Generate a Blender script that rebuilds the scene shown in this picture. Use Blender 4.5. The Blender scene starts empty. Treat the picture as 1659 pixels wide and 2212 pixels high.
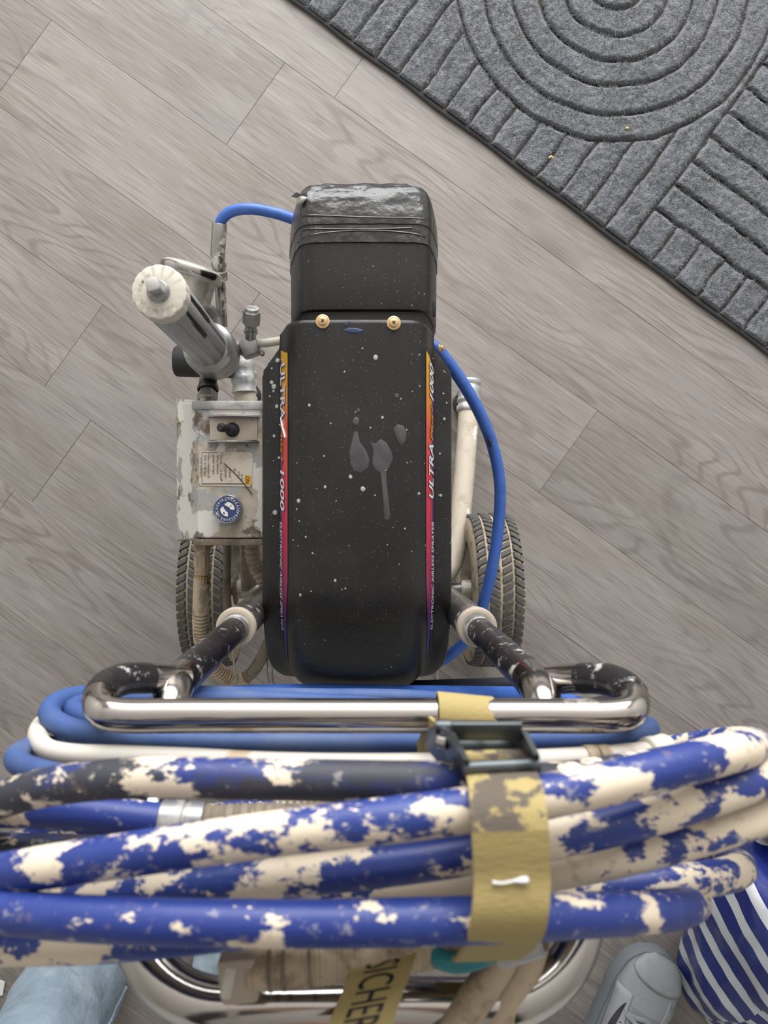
import bpy, bmesh, math, random
import numpy as np
from mathutils import Vector, Matrix, noise as mnoise

random.seed(7)
SC = bpy.context.scene
COL = SC.collection

# ---------------------------------------------------------------- camera, world, light
H = 1.42            # camera height above the floor (m)
F = 1660.0          # focal length in pixels of the 1659 x 2212 frame
NX, NY = 770.0, 1112.0   # pixel straight below the lens

cam_d = bpy.data.cameras.new('camera')
cam = bpy.data.objects.new('camera', cam_d)
COL.objects.link(cam)
cam.location = (0, 0, H)
cam.rotation_euler = (0, 0, 0)
cam_d.sensor_fit = 'AUTO'
cam_d.sensor_width = 36.0
cam_d.lens = F / 2212 * 36.0
cam_d.shift_x = (829.5 - NX) / 2212
cam_d.shift_y = (NY - 1106) / 2212
cam_d.clip_start = 0.01
cam_d.dof.use_dof = True
cam_d.dof.focus_distance = 0.98
cam_d.dof.aperture_fstop = cam_d.lens / 2.6
SC.camera = cam

w = bpy.data.worlds.new('world')
SC.world = w
w.use_nodes = True
w.node_tree.nodes['Background'].inputs[0].default_value = (0.93, 0.96, 1.0, 1)
w.node_tree.nodes['Background'].inputs[1].default_value = 1.0

def area(name, loc, target, sx, sy, power, col):
    ld = bpy.data.lights.new(name, 'AREA')
    ld.shape = 'RECTANGLE'; ld.size = sx; ld.size_y = sy
    ld.energy = power; ld.color = col
    o = bpy.data.objects.new(name, ld); COL.objects.link(o)
    o.location = loc
    o.rotation_euler = (Vector(target) - Vector(loc)).to_track_quat('-Z', 'Y').to_euler()
    return o
area('window_daylight', (0.35, 2.80, 1.45), (0.35, 0.0, 1.1), 3.1, 1.9, 150, (0.985, 0.99, 1.0))

vs = SC.view_settings
vs.view_transform = 'Standard'
vs.look = 'None'
vs.gamma = 1.0
vs.use_curve_mapping = False
vs.exposure = 0.2

cy = SC.cycles
cy.max_bounces = 3; cy.diffuse_bounces = 2; cy.glossy_bounces = 3; cy.transmission_bounces = 1; cy.transparent_max_bounces = 2
cy.adaptive_threshold = 0.06; cy.caustics_reflective = False; cy.caustics_refractive = False

# ---------------------------------------------------------------- helpers
def P(px, py, z):
    """world point at height z that the photograph shows at pixel (px, py)"""
    d = H - z
    return Vector(((px - NX) * d / F, (NY - py) * d / F, z))

def lin(c):
    return tuple(((v / 255) / 12.92 if v / 255 <= 0.04045 else ((v / 255 + 0.055) / 1.055) ** 2.4) for v in c)

def empty(name, loc, label, cat, group=None):
    o = bpy.data.objects.new(name, None)
    COL.objects.link(o)
    o.location = loc
    o.empty_display_size = 0.05
    tag(o, label, cat, group)
    return o

def tag(o, label=None, cat=None, group=None, kind=None):
    if label: o['label'] = label
    if cat: o['category'] = cat
    if group: o['group'] = group
    if kind: o['kind'] = kind
    return o

def world_loc(o):
    v = Vector(o.location)
    while o.parent:
        o = o.parent; v += Vector(o.location)
    return v

def link(name, me, mat, parent=None, loc=None, label=None):
    o = bpy.data.objects.new(name, me)
    COL.objects.link(o)
    if mat and not me.materials: me.materials.append(mat)
    if parent:
        o.parent = parent
        base = parent
        off = Vector((0, 0, 0))
        while base:
            off += Vector(base.location); base = base.parent
        o.location = Vector(loc or (0, 0, 0)) - off
    elif loc: o.location = loc
    if label: o['label'] = label
    return o

def mk(name, verts, faces, mat, parent=None, smooth=True, angle=40, label=None):
    me = bpy.data.meshes.new(name)
    me.from_pydata([tuple(v) for v in verts], [], faces)
    bm = bmesh.new(); bm.from_mesh(me)
    bmesh.ops.recalc_face_normals(bm, faces=bm.faces)
    bm.to_mesh(me); bm.free()
    if smooth:
        me.shade_smooth()
        me.set_sharp_from_angle(angle=math.radians(angle))
    return link(name, me, mat, parent, label=label)

class MB:
    """collects shapes that together form one part"""
    def __init__(s): s.v = []; s.f = []
    def add(s, vf):
        n = len(s.v); s.v += list(vf[0]); s.f += [tuple(i + n for i in f) for f in vf[1]]; return s
    def build(s, name, mat, parent=None, **k): return mk(name, s.v, s.f, mat, parent, **k)

def catmull(pts, closed=False, step=0.008, ten=0.5):
    p = [Vector(q) for q in pts]; n = len(p); out = []
    segs = n if closed else n - 1
    for i in range(segs):
        if closed: a, b, c, d = p[(i - 1) % n], p[i], p[(i + 1) % n], p[(i + 2) % n]
        else: a, b, c, d = p[max(i - 1, 0)], p[i], p[i + 1], p[min(i + 2, n - 1)]
        k = max(2, int((c - b).length / step))
        # centripetal parametrisation keeps tight turns round
        t0 = 0; t1 = t0 + max((b - a).length, 1e-4) ** 0.5; t2 = t1 + max((c - b).length, 1e-4) ** 0.5; t3 = t2 + max((d - c).length, 1e-4) ** 0.5
        for j in range(k):
            t = t1 + (t2 - t1) * j / k
            A1 = a * ((t1 - t) / (t1 - t0)) + b * ((t - t0) / (t1 - t0)); A2 = b * ((t2 - t) / (t2 - t1)) + c * ((t - t1) / (t2 - t1)); A3 = c * ((t3 - t) / (t3 - t2)) + d * ((t - t2) / (t3 - t2))
            B1 = A1 * ((t2 - t) / (t2 - t0)) + A2 * ((t - t0) / (t2 - t0)); B2 = A2 * ((t3 - t) / (t3 - t1)) + A3 * ((t - t1) / (t3 - t1))
            out.append(B1 * ((t2 - t) / (t2 - t1)) + B2 * ((t - t1) / (t2 - t1)))
    if not closed: out.append(p[-1])
    return out

def tube(pts, r, segs=14, closed=False, smooth=True, step=0.008, rfun=None, caps=True):
    c = catmull(pts, closed, step) if smooth else [Vector(q) for q in pts]
    n = len(c); V = []; Fc = []
    tans = []
    for i in range(n):
        a = c[(i - 1) % n] if closed else c[max(i - 1, 0)]
        b = c[(i + 1) % n] if closed else c[min(i + 1, n - 1)]
        tans.append((b - a).normalized())
    ref = Vector((0, 0, 1))
    if abs(tans[0].dot(ref)) > 0.9: ref = Vector((0, 1, 0))
    nrm = (ref - tans[0] * ref.dot(tans[0])).normalized()
    L = 0
    frames = []
    for i in range(n):
        if i:
            ax = tans[i - 1].cross(tans[i])
            if ax.length > 1e-7:
                nrm = Matrix.Rotation(tans[i - 1].angle(tans[i]), 3, ax.normalized()) @ nrm
            nrm = (nrm - tans[i] * nrm.dot(tans[i])).normalized()
            L += (c[i] - c[i - 1]).length
        frames.append((nrm.copy(), tans[i].cross(nrm), L))
    for i in range(n):
        u, v, L = frames[i]
        rr = rfun(L, i / (n - 1)) if rfun else r
        for j in range(segs):
            a = 2 * math.pi * j / segs
            V.append(c[i] + (u * math.cos(a) + v * math.sin(a)) * rr)
    for i in range(n if closed else n - 1):
        for j in range(segs):
            a = i * segs + j; b = i * segs + (j + 1) % segs
            a2 = ((i + 1) % n) * segs + j; b2 = ((i + 1) % n) * segs + (j + 1) % segs
            Fc.append((a, b, b2, a2))
    if not closed and caps:
        Fc.append(tuple(range(segs - 1, -1, -1))); Fc.append(tuple((n - 1) * segs + j for j in range(segs)))
    return V, Fc

def basis(axis):
    a = Vector(axis).normalized()
    r = Vector((0, 0, 1)) if abs(a.z) < 0.9 else Vector((0, 1, 0))
    u = r.cross(a).normalized(); v = a.cross(u)
    return a, u, v

def lathe(prof, p0, axis, segs=24, rot=0, cap=True):
    """prof: list of (radius, distance along axis)"""
    a, u, v = basis(axis); p0 = Vector(p0); V = []; Fc = []
    for r, h in prof:
        for j in range(segs):
            t = 2 * math.pi * j / segs + rot
            V.append(p0 + a * h + (u * math.cos(t) + v * math.sin(t)) * r)
    for i in range(len(prof) - 1):
        for j in range(segs):
            Fc.append((i * segs + j, i * segs + (j + 1) % segs, (i + 1) * segs + (j + 1) % segs, (i + 1) * segs + j))
    if cap:
        Fc.append(tuple(range(segs - 1, -1, -1))); Fc.append(tuple((len(prof) - 1) * segs + j for j in range(segs)))
    return V, Fc

def hexnut(p0, axis, r, h, segs=6, rot=0):
    c = min(r * 0.12, h * 0.2)
    return lathe([(r - c, 0), (r, c), (r, h - c), (r - c, h)], p0, axis, segs, rot)

def box(center, size, bev=0.002, M=None):
    bm = bmesh.new(); bmesh.ops.create_cube(bm, size=1)
    for v in bm.verts: v.co = Vector((v.co.x * size[0], v.co.y * size[1], v.co.z * size[2]))
    if bev: bmesh.ops.bevel(bm, geom=list(bm.edges), offset=bev, segments=2, affect='EDGES', profile=0.5)
    m = (M or Matrix.Identity(3))
    V = [m @ v.co + Vector(center) for v in bm.verts]
    bm.verts.index_update()
    Fc = [tuple(v.index for v in f.verts) for f in bm.faces]
    bm.free(); return V, Fc

def prism(poly, h, to3):
    """extrude a 2-D outline by h; to3(x, y, z) places it"""
    n = len(poly)
    V = [to3(x, y, 0) for x, y in poly] + [to3(x, y, h) for x, y in poly]
    Fc = [tuple(range(n - 1, -1, -1)), tuple(range(n, 2 * n))] + [(i, (i + 1) % n, n + (i + 1) % n, n + i) for i in range(n)]
    return V, Fc

def loft(rings, closed_ring=False, cap0=False, cap1=False):
    m = len(rings[0]); V = [v for r in rings for v in r]; Fc = []
    for i in range(len(rings) - 1):
        for j in range(m if closed_ring else m - 1):
            k = (j + 1) % m
            Fc.append((i * m + j, i * m + k, (i + 1) * m + k, (i + 1) * m + j))
    if cap0: Fc.append(tuple(range(m - 1, -1, -1)))
    if cap1: Fc.append(tuple((len(rings) - 1) * m + j for j in range(m)))
    return V, Fc

def text_vf(body, size, xs=1.0, shear=0.0, sub=0.0, align='LEFT', offset=0.0):
    cu = bpy.data.curves.new('t', 'FONT'); cu.body = body; cu.size = size; cu.align_x = align; cu.shear = shear
    cu.resolution_u = 3; cu.offset = offset
    o = bpy.data.objects.new('t', cu); COL.objects.link(o)
    dg = bpy.context.evaluated_depsgraph_get(); dg.update()
    me = bpy.data.meshes.new_from_object(o.evaluated_get(dg))
    bm = bmesh.new(); bm.from_mesh(me)
    if sub:
        for _ in range(3):
            es = [e for e in bm.edges if e.calc_length() > sub]
            if not es: break
            bmesh.ops.subdivide_edges(bm, edges=es, cuts=1)
    bm.verts.index_update()
    V = [(v.co.x * xs, v.co.y) for v in bm.verts]; Fc = [tuple(v.index for v in f.verts) for f in bm.faces]
    bm.free(); bpy.data.objects.remove(o); bpy.data.curves.remove(cu); bpy.data.meshes.remove(me)
    return V, Fc

def ribbon(center, wid, thick, up):
    """flat strap: centre points, half-width vectors, thickness along up vectors"""
    rings = []
    for c, wv, u in zip(center, wid, up):
        c = Vector(c)
        rings.append([c - wv - u * thick, c - wv + u * thick, c - wv * 0.5 + u * thick * 1.1, c + u * thick * 1.15, c + wv * 0.5 + u * thick * 1.1, c + wv + u * thick, c + wv - u * thick, c - u * thick])
    return loft(rings, True, True, True)

def vnoise(x, y, seed):
    rng = np.random.RandomState(seed); N = 256
    g = rng.rand(N, N)
    xi = np.floor(x).astype(int); yi = np.floor(y).astype(int)
    fx = x - xi; fy = y - yi
    fx = fx * fx * (3 - 2 * fx); fy = fy * fy * (3 - 2 * fy)
    a = g[xi % N, yi % N]; b = g[(xi + 1) % N, yi % N]; c = g[xi % N, (yi + 1) % N]; d = g[(xi + 1) % N, (yi + 1) % N]
    return (a * (1 - fx) + b * fx) * (1 - fy) + (c * (1 - fx) + d * fx) * fy

# ---------------------------------------------------------------- materials
class Mat:
    def __init__(s, name, rgb, rough=0.5, metal=0.0, spec=0.5):
        s.m = bpy.data.materials.new(name); s.m.use_nodes = True
        s.nt = s.m.node_tree; s.b = s.nt.nodes['Principled BSDF']
        s.b.inputs['Roughness'].default_value = rough; s.b.inputs['Metallic'].default_value = metal
        s.b.inputs['Specular IOR Level'].default_value = spec
        s.tc = s.nt.nodes.new('ShaderNodeTexCoord')
        s.co = s.tc.outputs['Object']
        n = s.nt.nodes.new('ShaderNodeRGB'); n.outputs[0].default_value = (*lin(rgb), 1)
        s.col = n.outputs[0]; s.r = None; s.me = None; s.rough = rough; s.metal = metal
        s.flush()
    def flush(s):
        s.nt.links.new(s.col, s.b.inputs['Base Color'])
        if s.r: s.nt.links.new(s.r, s.b.inputs['Roughness'])
        if s.me: s.nt.links.new(s.me, s.b.inputs['Metallic'])
        return s
    def N(s, t, **k):
        n = s.nt.nodes.new(t)
        for a, b in k.items():
            if hasattr(n, a): setattr(n, a, b)
            else: n.inputs[a].default_value = b
        return n
    def mapped(s, scale=(1, 1, 1), off=(0, 0, 0), rot=(0, 0, 0)):
        n = s.N('ShaderNodeMapping'); s.nt.links.new(s.co, n.inputs[0])
        n.inputs['Scale'].default_value = scale; n.inputs['Location'].default_value = off; n.inputs['Rotation'].default_value = rot
        return n.outputs[0]
    def mask(s, scale, lo, hi, detail=4, rough=0.6, stretch=(1, 1, 1), off=(0, 0, 0), dist=0.0, rot=(0, 0, 0)):
        n = s.N('ShaderNodeTexNoise'); n.inputs['Scale'].default_value = scale; n.inputs['Detail'].default_value = detail
        n.inputs['Roughness'].default_value = rough; n.inputs['Distortion'].default_value = dist
        s.nt.links.new(s.mapped(stretch, off, rot), n.inputs['Vector'])
        mr = s.N('ShaderNodeMapRange'); mr.inputs[1].default_value = lo; mr.inputs[2].default_value = hi
        s.nt.links.new(n.outputs['Fac'], mr.inputs[0]); return mr.outputs[0]
    def specks(s, scale, rad, keep=0.5, off=(0, 0, 0)):
        n = s.N('ShaderNodeTexVoronoi'); n.inputs['Scale'].default_value = scale
        s.nt.links.new(s.mapped((1, 1, 1), off), n.inputs['Vector'])
        sep = s.N('ShaderNodeSeparateColor'); s.nt.links.new(n.outputs['Color'], sep.inputs[0])
        m1 = s.N('ShaderNodeMath', operation='MULTIPLY'); s.nt.links.new(sep.outputs[0], m1.inputs[0]); m1.inputs[1].default_value = rad
        lt = s.N('ShaderNodeMath', operation='LESS_THAN'); s.nt.links.new(n.outputs['Distance'], lt.inputs[0]); s.nt.links.new(m1.outputs[0], lt.inputs[1])
        k = s.N('ShaderNodeMath', operation='LESS_THAN'); s.nt.links.new(sep.outputs[1], k.inputs[0]); k.inputs[1].default_value = keep
        m2 = s.N('ShaderNodeMath', operation='MULTIPLY'); s.nt.links.new(lt.outputs[0], m2.inputs[0]); s.nt.links.new(k.outputs[0], m2.inputs[1])
        return m2.outputs[0]
    def layer(s, rgb, mask, amt=1.0, rough=None, metal=None):
        if amt != 1.0:
            mm = s.N('ShaderNodeMath', operation='MULTIPLY'); s.nt.links.new(mask, mm.inputs[0]); mm.inputs[1].default_value = amt; mask = mm.outputs[0]
        mx = s.N('ShaderNodeMix', data_type='RGBA'); s.nt.links.new(mask, mx.inputs[0]); s.nt.links.new(s.col, mx.inputs[6])
        mx.inputs[7].default_value = (*lin(rgb), 1); s.col = mx.outputs[2]
        for key, val, base in (('r', rough, s.rough), ('me', metal, s.metal)):
            if val is not None:
                x = s.N('ShaderNodeMix', data_type='FLOAT'); s.nt.links.new(mask, x.inputs[0])
                cur = getattr(s, key)
                if cur: s.nt.links.new(cur, x.inputs[2])
                else: x.inputs[2].default_value = base
                x.inputs[3].default_value = val; setattr(s, key, x.outputs[0])
        return s.flush()
    def bump(s, scale, strength=0.3, dist=0.001, detail=4, stretch=(1, 1, 1)):
        n = s.N('ShaderNodeTexNoise'); n.inputs['Scale'].default_value = scale; n.inputs['Detail'].default_value = detail
        s.nt.links.new(s.mapped(stretch), n.inputs['Vector'])
        b = s.N('ShaderNodeBump'); b.inputs['Strength'].default_value = strength; b.inputs['Distance'].default_value = dist
        s.nt.links.new(n.outputs['Fac'], b.inputs['Height'])
        old = s.b.inputs['Normal'].links
        if old: s.nt.links.new(old[0].from_socket, b.inputs['Normal'])
        s.nt.links.new(b.outputs[0], s.b.inputs['Normal']); return s

M = {}
m = Mat('black_plastic', (25, 24, 23), 0.42, 0, 0.4)
m.layer((56, 53, 50), m.mask(9, 0.5, 0.8, 6), 0.55, rough=0.6)
m.layer((28, 34, 58), m.mask(14, 0.68, 0.72, 4, off=(3, 1, 0)), 0.5)
m.layer((150, 147, 142), m.specks(420, 0.22, 0.5), 0.45)
m.layer((190, 187, 182), m.specks(150, 0.14, 0.35, (5, 2, 1)), 0.8)
m.bump(900, 0.06, 0.0004); M['black'] = m.m
m = Mat('black_tape', (34, 33, 33), 0.3, 0, 0.6); m.layer((56, 55, 54), m.mask(30, 0.55, 0.7), 0.5, rough=0.45); m.bump(38, 0.7, 0.006, 4); M['tape'] = m.m
m = Mat('dark_gap', (14, 13, 13), 0.7); M['dark'] = m.m
m = Mat('dark_rubber', (34, 34, 36), 0.6); m.layer((150, 145, 138), m.mask(60, 0.66, 0.7, 5), 0.6); M['rubber'] = m.m
m = Mat('chrome', (172, 167, 162), 0.14, 1.0); m.layer((190, 178, 158), m.mask(30, 0.62, 0.68, 5), 0.6, rough=0.5, metal=0.2); m.bump(14, 0.03, 0.002); M['chrome'] = m.m
m = Mat('worn_black_chrome', (58, 57, 58), 0.34, 0.6); m.layer((30, 30, 34), m.mask(25, 0.45, 0.6, 6, stretch=(1, 1, 0.3)), 0.8, rough=0.3)
m.layer((215, 212, 205), m.mask(75, 0.58, 0.64, 6, 0.75), 0.75, rough=0.6, metal=0.0); M['worn'] = m.m
m = Mat('grey_sleeve', (128, 125, 121), 0.32, 0.6); m.layer((62, 60, 59), m.mask(22, 0.5, 0.6, 6, stretch=(1, 1, 0.25)), 0.7); m.layer((190, 186, 178), m.mask(50, 0.62, 0.66, 6), 0.7, rough=0.7, metal=0.0); M['sleeve'] = m.m
m = Mat('collar_beige', (176, 164, 148), 0.6); m.layer((120, 110, 98), m.specks(500, 0.3, 0.3), 0.6); M['collar'] = m.m
m = Mat('cream_paint', (198, 187, 170), 0.6); m.layer((170, 156, 136), m.mask(35, 0.5, 0.65, 6), 0.6); m.layer((70, 66, 62), m.specks(260, 0.22, 0.25), 0.8); m.layer((240, 238, 232), m.mask(20, 0.6, 0.63, 5, off=(4, 4, 4)), 0.8); m.bump(150, 0.25, 0.001); M['cream'] = m.m
m = Mat('steel', (150, 147, 142), 0.35, 0.85); m.layer((196, 188, 172), m.mask(60, 0.55, 0.6, 6), 0.8, rough=0.7, metal=0.0); m.layer((60, 58, 56), m.mask(80, 0.62, 0.66, 5, off=(2, 0, 0)), 0.6); M['steel'] = m.m
m = Mat('gauge_steel', (196, 190, 180), 0.3, 0.5); m.layer((140, 134, 126), m.mask(40, 0.5, 0.62, 4), 0.6); M['gauge'] = m.m
m = Mat('dull_alu', (150, 150, 150), 0.4, 0.7); m.layer((196, 193, 187), m.mask(24, 0.5, 0.58, 7), 0.7, rough=0.7, metal=0.1); m.layer((90, 88, 86), m.mask(60, 0.62, 0.68, 5), 0.6); m.bump(200, 0.1, 0.0008); M['alu'] = m.m
m = Mat('grey_plastic_filter', (172, 175, 178), 0.36, 0.15); m.layer((126, 128, 130), m.mask(12, 0.5, 0.6, 5, stretch=(1, 1, 0.15)), 0.6); m.layer((200, 198, 192), m.specks(300, 0.25, 0.15), 0.7); M['filter'] = m.m
m = Mat('white_cap', (207, 201, 187), 0.5); m.layer((190, 182, 164), m.mask(60, 0.6, 0.66, 5), 0.5); M['cap'] = m.m
m = Mat('panel_paint', (196, 186, 170), 0.65)
m.layer((150, 138, 120), m.mask(22, 0.42, 0.6, 7, 0.65), 0.9)
m.layer((160, 162, 162), m.mask(18, 0.53, 0.55, 6, off=(0.3, 1, 0)), 0.9, rough=0.4)
m.layer((110, 98, 84), m.mask(24, 0.54, 0.60, 7, 0.7, off=(7, 3, 1)), 0.8)
m.layer((214, 210, 203), m.mask(15, 0.53, 0.55, 7, off=(4, 0.4, 2)), 1.0)
m.layer((84, 74, 63), m.mask(34, 0.62, 0.67, 6, off=(2, 6, 1)), 0.85)
m.layer((62, 56, 50), m.specks(420, 0.26, 0.35), 0.75); m.bump(260, 0.25, 0.0008); M['panel'] = m.m
m = Mat('beige_hose', (186, 168, 142), 0.65); m.layer((120, 104, 84), m.mask(45, 0.52, 0.62, 6), 0.7); m.layer((60, 54, 48), m.specks(300, 0.25, 0.2), 0.7); M['beige'] = m.m
m = Mat('brown_rod', (128, 116, 100), 0.6); m.layer((90, 80, 68), m.mask(50, 0.5, 0.6, 6), 0.7); m.layer((188, 180, 168), m.specks(300, 0.3, 0.25), 0.7); M['rod'] = m.m
m = Mat('blue_hose', (58, 98, 178), 0.45); m.layer((88, 126, 196), m.mask(60, 0.5, 0.7, 4), 0.4); M['blue'] = m.m
m = Mat('dusty_blue_hose', (56, 84, 140), 0.65); m.layer((106, 122, 146), m.mask(16, 0.45, 0.75, 5), 0.6); m.layer((26, 34, 58), m.mask(10, 0.58, 0.72, 3, off=(3, 2, 1)), 0.5); M['dusty'] = m.m
m = Mat('dark_hose', (28, 32, 42), 0.55); M['darkhose'] = m.m
m = Mat('white_hose', (206, 199, 188), 0.55); m.layer((176, 152, 116), m.mask(14, 0.6, 0.64, 3), 0.8); m.layer((150, 144, 136), m.specks(160, 0.25, 0.2), 0.6); M['white_hose'] = m.m
def painted(name, lo, seed, dark=False):
    m = Mat(name, (34, 54, 126), 0.45)
    m.layer((66, 92, 160), m.mask(18, 0.5, 0.7, 5, off=(seed + 9, 0, 0)), 0.4)
    if dark: m.layer((52, 52, 56), m.mask(17, 0.40, 0.48, 5, stretch=(0.5, 1, 1), off=(seed, seed, 3)), 0.95, rough=0.6)
    m.layer((190, 184, 176), m.mask(150, 0.60, 0.64, 5, 0.7, (0.7, 1, 1), (seed * 3, 5, 1)), 0.4, rough=0.6)
    m.layer((228, 212, 188), m.mask(46, lo, lo + 0.02, 7, 0.70, (0.6, 1, 1), (seed, 2 * seed, 0)), 1.0, rough=0.6)
    m.layer((150, 130, 108), m.mask(90, 0.62, 0.7, 5, off=(seed, 1, 1)), 0.4)
    m.bump(70, 0.25, 0.0015); return m.m
M['paintA'] = painted('paint_flecked_hose_cream', 0.485, 1.3)
M['paintB'] = painted('paint_flecked_hose_mixed', 0.50, 4.1)
M['paintC'] = painted('paint_flecked_hose_blue', 0.575, 7.7)
M['paintD'] = painted('paint_flecked_hose_dark', 0.53, 2.9, True)
M['paintE'] = painted('paint_flecked_hose_pale', 0.45, 11.2)
m = Mat('olive_webbing', (168, 150, 98), 0.8); m.layer((78, 70, 66), m.mask(34, 0.52, 0.55, 5, off=(1.7, 0.2, 0)), 0.0)
m.bump(900, 0.4, 0.0008, 1, (0.25, 1, 1)); M['web'] = m.m
m = Mat('stained_webbing', (168, 150, 98), 0.8); m.layer((82, 74, 72), m.mask(42, 0.47, 0.50, 6, off=(1.7, 0.2, 0)), 0.9); m.bump(900, 0.4, 0.0008, 1, (0.25, 1, 1)); M['webdirty'] = m.m
m = Mat('buckle_metal', (88, 93, 95), 0.35, 0.7); m.layer((40, 42, 44), m.mask(40, 0.5, 0.6), 0.7); M['buckle'] = m.m
m = Mat('brass', (205, 172, 128), 0.35, 0.7); M['brass'] = m.m
m = Mat('brass_dark', (150, 120, 60), 0.35, 0.8); M['brassd'] = m.m
m = Mat('ink', (24, 24, 26), 0.6); M['ink'] = m.m
m = Mat('white_print', (232, 232, 230), 0.5); M['white'] = m.m
m = Mat('purple_print', (86, 62, 140), 0.5); M['purple'] = m.m
m = Mat('yellow_print', (214, 150, 38), 0.5); M['yellow'] = m.m
m = Mat('orange_tag', (222, 160, 40), 0.5); M['orange'] = m.m
m = Mat('label_paper', (206, 197, 182), 0.6); m.layer((168, 154, 134), m.mask(60, 0.5, 0.62, 5), 0.7); M['paper'] = m.m
m = Mat('knob_blue', (44, 60, 104), 0.5); m.layer((190, 190, 190), m.mask(140, 0.6, 0.64, 5), 0.8); M['knobblue'] = m.m
m = Mat('stain_grey', (72, 71, 72), 0.5); m.layer((58, 57, 58), m.mask(60, 0.45, 0.6, 4), 0.8); M['stain'] = m.m
m = Mat('splat_white', (168, 166, 162), 0.55); M['splat'] = m.m
m = Mat('tyre_rubber', (76, 75, 73), 0.75); m.layer((120, 112, 100), m.mask(110, 0.5, 0.62, 5), 0.6); m.layer((44, 43, 42), m.mask(40, 0.55, 0.65, 4, off=(3, 1, 2)), 0.6); M['tread'] = m.m
m = Mat('tyre_groove', (174, 160, 138), 0.85); m.layer((110, 98, 82), m.mask(50, 0.5, 0.62, 5), 0.7); M['groove'] = m.m
m = Mat('rim_cream', (196, 186, 168), 0.7); m.layer((120, 108, 92), m.mask(30, 0.5, 0.62, 6), 0.6); m.layer((60, 54, 48), m.specks(200, 0.25, 0.25), 0.7); M['rim'] = m.m
m = Mat('duct_tape', (176, 178, 178), 0.35, 0.35); m.layer((206, 202, 192), m.mask(40, 0.5, 0.58, 6), 0.7, metal=0.0, rough=0.6); m.bump(45, 0.6, 0.004, 4, (1, 1, 2.5)); M['duct'] = m.m
m = Mat('teal_plastic', (40, 128, 136), 0.4); M['teal'] = m.m
m = Mat('pale_denim', (146, 163, 176), 0.85); m.layer((122, 137, 148), m.mask(9, 0.45, 0.62, 6), 0.7); m.layer((176, 192, 205), m.mask(14, 0.55, 0.7, 6, off=(3, 3, 0)), 0.6); m.bump(500, 0.35, 0.001, 3, (1, 0.4, 1)); m.bump(26, 0.7, 0.012, 4); M['denim'] = m.m
m = Mat('pale_cloth', (158, 176, 188), 0.85); m.layer((190, 205, 214), m.mask(20, 0.5, 0.68, 6), 0.7); m.bump(60, 0.6, 0.004, 5); M['cloth'] = m.m
m = Mat('shoe_grey', (140, 143, 144), 0.7); m.layer((122, 125, 126), m.mask(30, 0.5, 0.65), 0.6); M['shoe'] = m.m
m = Mat('shoe_mesh', (134, 138, 140), 0.8); m.layer((96, 102, 108), m.specks(620, 0.42, 1.0), 0.6); M['shoemesh'] = m.m
m = Mat('shoe_dark', (108, 113, 117), 0.7); M['shoedark'] = m.m
m = Mat('shoe_black', (34, 33, 38), 0.3); M['shoeblack'] = m.m

# wood planks: grain follows each plank's own length, shifted per plank
m = Mat('oak_vinyl_plank', (138, 131, 126), 0.48, 0, 0.35)
oi = m.N('ShaderNodeObjectInfo')
cmb = m.N('ShaderNodeCombineXYZ')
mul = m.N('ShaderNodeMath', operation='MULTIPLY'); mul.inputs[1].default_value = 37.0
m.nt.links.new(oi.outputs['Random'], mul.inputs[0])
m.nt.links.new(mul.outputs[0], cmb.inputs[0]); m.nt.links.new(mul.outputs[0], cmb.inputs[1])
add = m.N('ShaderNodeVectorMath', operation='ADD')
m.nt.links.new(m.tc.outputs['Object'], add.inputs[0]); m.nt.links.new(cmb.outputs[0], add.inputs[1])
m.co = add.outputs[0]
m.layer((126, 119, 112), m.mask(6, 0.36, 0.66, 3, 0.6, (0.45, 1.5, 1), dist=0.5), 0.9)
m.layer((151, 145, 139), m.mask(16, 0.48, 0.68, 3, 0.65, (0.22, 1.3, 1), (2, 2, 0), dist=0.4), 0.6)
# growth rings: contour lines of a long soft noise
gn = m.N('ShaderNodeTexNoise'); gn.inputs['Scale'].default_value = 3.6; gn.inputs['Detail'].default_value = 2.0; gn.inputs['Roughness'].default_value = 0.45
m.nt.links.new(m.mapped((0.42, 1.9, 1)), gn.inputs['Vector'])
g1 = m.N('ShaderNodeMath', operation='MULTIPLY'); g1.inputs[1].default_value = 120.0; m.nt.links.new(gn.outputs['Fac'], g1.inputs[0])
gs = m.N('ShaderNodeMath', operation='SINE'); m.nt.links.new(g1.outputs[0], gs.inputs[0])
mr = m.N('ShaderNodeMapRange'); mr.inputs[1].default_value = 0.35; mr.inputs[2].default_value = 1.0; m.nt.links.new(gs.outputs[0], mr.inputs[0])
gm = m.N('ShaderNodeMath', operation='MULTIPLY'); m.nt.links.new(mr.outputs[0], gm.inputs[0]); m.nt.links.new(m.mask(5, 0.38, 0.62, 1, 0.5, (0.5, 1, 1), (3, 8, 0)), gm.inputs[1])
mr = gm
m.layer((116, 108, 102), mr.outputs[0], 0.85)
m.layer((96, 88, 83), m.mask(330, 0.53, 0.72, 2, 0.6, (0.03, 1, 1), (5, 2, 0)), 0.65)
m.layer((164, 158, 153), m.mask(420, 0.53, 0.70, 2, 0.6, (0.025, 1, 1), (1, 7, 0)), 0.5)
m.layer((96, 88, 82), m.mask(5.0, 0.63, 0.76, 3, 0.6, (0.5, 1.2, 1), (8, 3, 0), dist=1.0), 0.85)
m.layer((73, 65, 60), m.mask(9.0, 0.74, 0.79, 3, 0.5, (0.6, 1.4, 1), (1, 9, 0)), 0.7)
hs = m.N('ShaderNodeHueSaturation'); m.nt.links.new(m.col, hs.inputs['Color'])
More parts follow.
